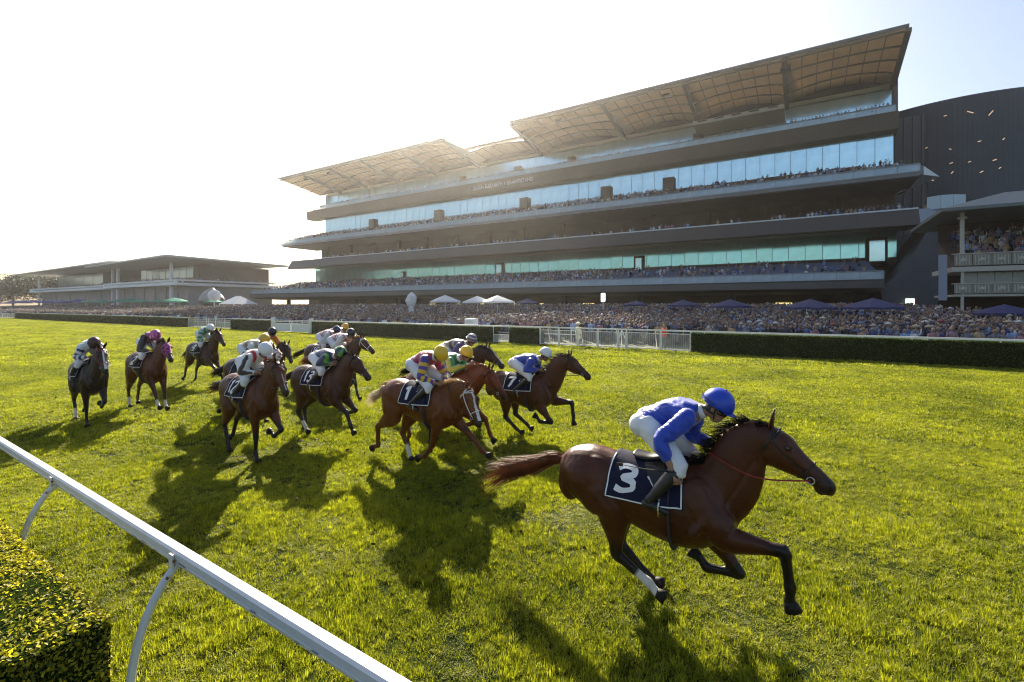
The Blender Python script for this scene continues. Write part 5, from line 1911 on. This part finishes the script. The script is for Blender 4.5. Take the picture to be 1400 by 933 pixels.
    # whip
    if J.get('whip'):
        a_, b_ = (T(p) for p in J['whip'])
        w = empty("riding_whip", spec['loc'], R(spec.get('yaw', 0))); w.scale = (sc, sc, sc)
        tag(w, J['whiplabel'], "whip")
        mb = MB(); mb.tube([a_, a_.lerp(b_, .5) + Vector((0, 0, -.01)), b_], [.007, .005, .003], n=6, sub=3); mb.build("shaft", mat("whip_%02x" % int(J.get('whipcol', (.02, .02, .02))[0] * 250), J.get('whipcol', (.02, .02, .02)), .5), w)
        mb = MB(); d = (b_ - a_).normalized(); mb.tube([a_ - d * .08, a_ + d * .1], .011, n=6); mb.build("grip", M_black, w)
        mb = MB(); mb.bar(b_, b_ + d * .06, .005, .03); mb.build("flap", M_black, w)
    return t


BAY = (.12, .042, .016); DBAY = (.06, .021, .009); BROWN = (.042, .017, .009); CHES = (.135, .038, .009); LCHES = (.30, .12, .04)
YEL = (.75, .48, .02); NAVY = (.02, .03, .12); WHT = (.75, .76, .78); BLK = (.015, .015, .02); ROY = (.01, .055, .48)
RACE = [
    dict(loc=(-1.50, 5.04, 0), pose='gather', coat=(.066, .0185, .007), seed=1, socks=('hr',), vox=.0125, det=1.6, num='3', poll=(1.12, 0, 1.90), hpitch=41, yaw=-1,
         taill=.92, taildrop=.2, tailspread=.2, tailcol=(.12, .035, .012), scale=1.08, rein=(.25, .02, .015), bridle=(.02, .015, .012),
         label="bay racehorse with saddlecloth number 3 galloping clear in front of the field",
         jockey=dict(label="jockey in plain royal blue silks and blue cap crouched on the leading bay", silks=ROY, cap=ROY,
                     hip=(.12, 0, 1.90), sho=(.52, 0, 2.02), head=(.72, -.02, 2.09), fpitch=28, kn=((.46, -.27, 1.57), (.46, .24, 1.55)), an=((.20, -.33, 1.24), (.16, .31, 1.22)),
                     el=((.29, -.31, 1.80), (.46, .24, 1.76)), ha=((.42, -.32, 1.50), (.74, .05, 1.68)), cuff=.58,
                     whip=((.38, -.34, 1.54), (-.04, -.37, 1.53)), whiplabel="short black whip held low by the jockey in royal blue")),
    dict(loc=(-6.25, 6.72, 0), pose='lift', coat=CHES, seed=2, vox=.015, num='1', poll=(1.14, -.10, 1.52), hpitch=60, hyaw=-12, blaze=.022, points=(.10, .032, .01), pointw=.5,
         mane=(.5, .32, .15), tailcol=(.6, .5, .36), taill=.45, taildrop=.1, bridle=(.7, .7, .68), socks=('hl',),
         label="light-maned chestnut racehorse number 1 with a broad white blaze and white bridle",
         jockey=dict(label="jockey in magenta silks, yellow cap and purple and yellow hooped sleeves", silks=(.42, .004, .09), silks2=(.5, .02, .01), pattern='back', sleeve=(.10, .04, .30), sleeve2=YEL, cap=YEL,
                     hip=(-.06, 0, 1.88), sho=(.32, -.03, 1.99), head=(.52, -.05, 2.05), fpitch=42, fyaw=-20, el=((.30, -.30, 1.68), (.36, .26, 1.66)), ha=((.52, -.12, 1.56), (.54, .06, 1.56)))),
    dict(loc=(-6.75, 7.85, 0), pose='flight', mirror=True, coat=(.14, .032, .007), seed=3, vox=.018, num='15', poll=(1.24, 0, 1.66), hpitch=52, points=(.14, .04, .012), pointw=.5, mane=(.2, .06, .02),
         label="red chestnut racehorse number 15 stretching low between the white-blazed chestnut and the dark one",
         jockey=dict(label="jockey in green silks with yellow seams and a yellow cap, low on the red chestnut", silks=(.01, .24, .07), sleeve=(.02, .26, .07), sleeve2=(.45, .4, .03), armband='long', cap=YEL,
                     hip=(-.05, 0, 1.74), sho=(.46, 0, 1.82), head=(.70, 0, 1.93), ha=((.86, -.09, 1.76), (.80, .09, 1.76)), el=((.58, -.28, 1.66), (.5, .28, 1.62)))),
    dict(loc=(-8.2, 9.9, 0), pose='push', coat=BROWN, seed=4, num='4', poll=(1.22, 0, 1.86), hpitch=40, points=BLK, socks=(), blaze=.012,
         label="dark brown racehorse almost hidden behind the two chestnuts, only its pricked head showing",
         jockey=dict(label="jockey in a purple and cream hooped cap behind the green-silked rider", silks=(.12, .08, .2), silks2=(.5, .45, .2), pattern='stripes', cap=(.10, .07, .2), cap2=(.6, .55, .35), cappat='hoops')),
    dict(loc=(-5.85, 9.75, 0), pose='gather', mirror=True, coat=(.075, .026, .011), seed=5, vox=.017, num='7', poll=(1.24, 0, 1.92), hpitch=38, points=BLK, mane=(.03, .015, .01),
         label="dark bay racehorse number 7 second in the field, nearest the mesh fence",
         jockey=dict(label="jockey in royal blue silks with a white cap on dark bay number 7", silks=(.02, .06, .42), cap=WHT,
                     hip=(-.02, 0, 1.80), sho=(.44, 0, 1.86), head=(.68, 0, 1.98), whip=((.6, -.12, 1.64), (.92, -.28, 1.42)), whiplabel="whip pointing down the shoulder of dark bay number 7")),
    dict(loc=(-9.7, 7.0, 0), pose='flight', coat=(.055, .02, .009), seed=6, vox=.017, num='13', poll=(1.14, 0, 1.82), hpitch=40, hyaw=0, points=BLK, socks=('hr',),
         label="very dark bay racehorse number 13 with one white hind sock, in mid-field",
         jockey=dict(label="jockey in navy silks with lime sleeves and a navy and green quartered cap", silks=(.03, .05, .13), sleeve=(.10, .38, .02), sleeve2=(.03, .05, .10), armband='long', cap=(.02, .04, .08), cap2=(.10, .30, .06), cappat='quarter',
                     hip=(.0, 0, 1.78), sho=(.46, 0, 1.80), head=(.70, 0, 1.86), fpitch=40)),
    dict(loc=(-9.75, 5.35, 0), pose='stance', coat=(.085, .026, .010), seed=7, vox=.015, num='12', poll=(1.14, -.02, 1.84), hpitch=50, hyaw=-6, points=BLK, blaze=.005, yaw=-4, mane=(.06, .03, .015),
         tailcol=(.05, .02, .01), taildrop=.05, taill=.7,
         label="bay racehorse number 12 nearest the running rail, coming almost head-on",
         jockey=dict(label="jockey in white silks with red shoulder and black sleeve stripe, white cap, on number 12", silks=WHT, silks2=(.55, .02, .02), pattern='shoulder', sleeve=WHT, sleeve2=BLK, armband='long', cap=WHT,
                     hip=(.02, 0, 1.86), sho=(.44, 0, 1.95), head=(.66, 0, 2.05), fpitch=34)),
    dict(loc=(-12.7, 6.95, 0), pose='stance', mirror=True, coat=BROWN, seed=8, poll=(1.2, 0, 1.84), hpitch=48, points=BLK, bridle=(.7, .7, .68), hood=((.6, .55, .5), (.25, .08, .03)),
         label="brown racehorse in a pale checked hood with white bridle behind number 12",
         jockey=dict(label="jockey in cream and brown silks with a mustard yellow cap behind the white-capped rider", silks=(.5, .42, .3), silks2=(.2, .08, .04), pattern='hoop', sleeve=WHT, sleeve2=(.15, .05, .04), cap=(.7, .42, .04))),
    dict(loc=(-15.6, 9.1, 0), pose='gather', coat=(.04, .018, .012), seed=9, poll=(1.2, 0, 1.82), hpitch=50, hyaw=-10, points=BLK,
         label="near-black racehorse beneath the orange-silked rider, head low",
         jockey=dict(label="jockey in bright orange silks with a black cap", silks=(.6, .17, .004), cap=BLK, hip=(-.04, 0, 1.98), sho=(.38, -.04, 2.12), head=(.58, -.06, 2.22), fpitch=30, fyaw=-25, el=((.42, -.34, 1.84), (.46, .28, 1.82)), ha=((.66, -.16, 1.78), (.68, .06, 1.76)))),
    dict(loc=(-13.2, 10.1, 0), pose='push', coat=(.07, .03, .013), seed=10, poll=(1.26, 0, 1.9), hpitch=34, points=BLK, bridle=(.75, .75, .72), mane=(.25, .12, .05),
         label="brown racehorse wearing a bright white bridle, head stretched out beside number 13",
         jockey=dict(label="jockey in white silks checked with pink and a black cap beside the white bridle", silks=WHT, silks2=(.6, .04, .12), pattern='check', sleeve=WHT, cap=(.02, .02, .03))),
    dict(loc=(-15.2, 11.1, 0), pose='lift', coat=(.06, .025, .012), seed=11, num='16', poll=(1.2, 0, 1.86), hpitch=42, points=BLK,
         label="brown racehorse number 16 with a dark flowing tail on the far side of the pack",
         jockey=dict(label="jockey in pale blue-white silks with red checks and navy cap behind the pack", silks=(.6, .65, .7), silks2=(.5, .03, .05), pattern='check', sleeve=(.6, .65, .7), cap=(.02, .025, .08))),
    dict(loc=(-16.1, 12.2, 0), pose='canter', coat=DBAY, seed=12, poll=(1.2, 0, 1.86), hpitch=42, points=BLK,
         label="dark bay racehorse farthest from the camera in the middle pack, nearly hidden",
         jockey=dict(label="jockey with an old-gold cap showing above the navy-capped rider", silks=(.5, .05, .08), cap=(.55, .32, .03))),
    dict(loc=(-20.0, 9.2, 0), pose='reach', coat=(.06, .022, .012), seed=13, vox=.02, num='9', poll=(1.12, 0, 1.95), hpitch=44, points=BLK, socks=('fr',), tailcol=(.04, .02, .01), taill=.5, taildrop=.2,
         label="bay racehorse number 9 trailing alone between the pack and the left gate",
         jockey=dict(label="jockey in white and green silks with a white cap, alone before the white gate", silks=(.02, .26, .12), sleeve=(.5, .52, .52), sleeve2=(.02, .26, .12), cap=WHT, hip=(-.02, 0, 1.92), sho=(.36, 0, 2.02), head=(.58, 0, 2.06))),
    dict(loc=(-16.6, 6.1, 0), pose='canter', coat=(.085, .024, .010), seed=14, vox=.018, num='2', poll=(1.14, .02, 1.86), hpitch=42, hyaw=-6, points=(.06, .02, .01), socks=('fr', 'fl', 'hr'), taildrop=.5, taill=.3, tailcol=(.05, .02, .012),
         hood=((.45, .08, .28), (.1, .02, .06)), cup=0,
         label="red bay racehorse number 2 in a pink and dark checked hood with white socks",
         jockey=dict(label="jockey in pink patterned silks and pink cap on the hooded number 2", silks=(.5, .08, .28), silks2=(.2, .02, .08), pattern='check', sleeve=BLK, cap=(.3, .03, .15), cap2=(.5, .12, .35), cappat='q2',
                     hip=(-.0, 0, 1.90), sho=(.34, 0, 2.03), head=(.56, 0, 2.04), fpitch=40, whip=((.62, -.1, 1.8), (.82, -.3, 2.12)), whiplabel="whip raised beside the pink-hooded horse")),
    dict(loc=(-16.1, 4.62, 0), pose='stance', coat=(.022, .012, .009), seed=15, vox=.017, num='8', poll=(1.08, .04, 1.88), hpitch=56, hyaw=4, points=BLK, blaze=.016, socks=('hr',), yaw=-6, bridle=(.3, .05, .05), taill=.4, taildrop=.3,
         label="near-black racehorse with a thin blaze galloping head-on at the far left",
         jockey=dict(label="jockey in navy and white silks with a dark red-black cap at the far left", silks=WHT, silks2=NAVY, pattern='split', sleeve=WHT, sleeve2=NAVY, cap=(.05, .012, .015), hip=(-.02, 0, 1.88), sho=(.42, 0, 1.93), head=(.62, 0, 1.98), fpitch=44)),
]
for sp in RACE:
    t_, Z_, sc_ = build_horse(sp)
    build_jockey(sp, Z_, sc_)

# ------------------------------------------------------------------ air
def make_haze():
    mb = MB(); mb.box(-960, 310, -100, 610, -2.5, 58)
    m = bpy.data.materials.new("thin_haze")
    m.use_nodes = True
    t = m.node_tree
    t.nodes.remove(t.nodes["Principled BSDF"])
    pv = t.nodes.new("ShaderNodeVolumePrincipled")
    pv.inputs["Color"].default_value = (1, .97, .92, 1)
    pv.inputs["Density"].default_value = .00026
    pv.inputs["Anisotropy"].default_value = .76
    t.links.new(pv.outputs[0], t.nodes["Material Output"].inputs["Volume"])
    o = mb.build("haze", m)
    tag(o, kind="stuff")


make_haze()
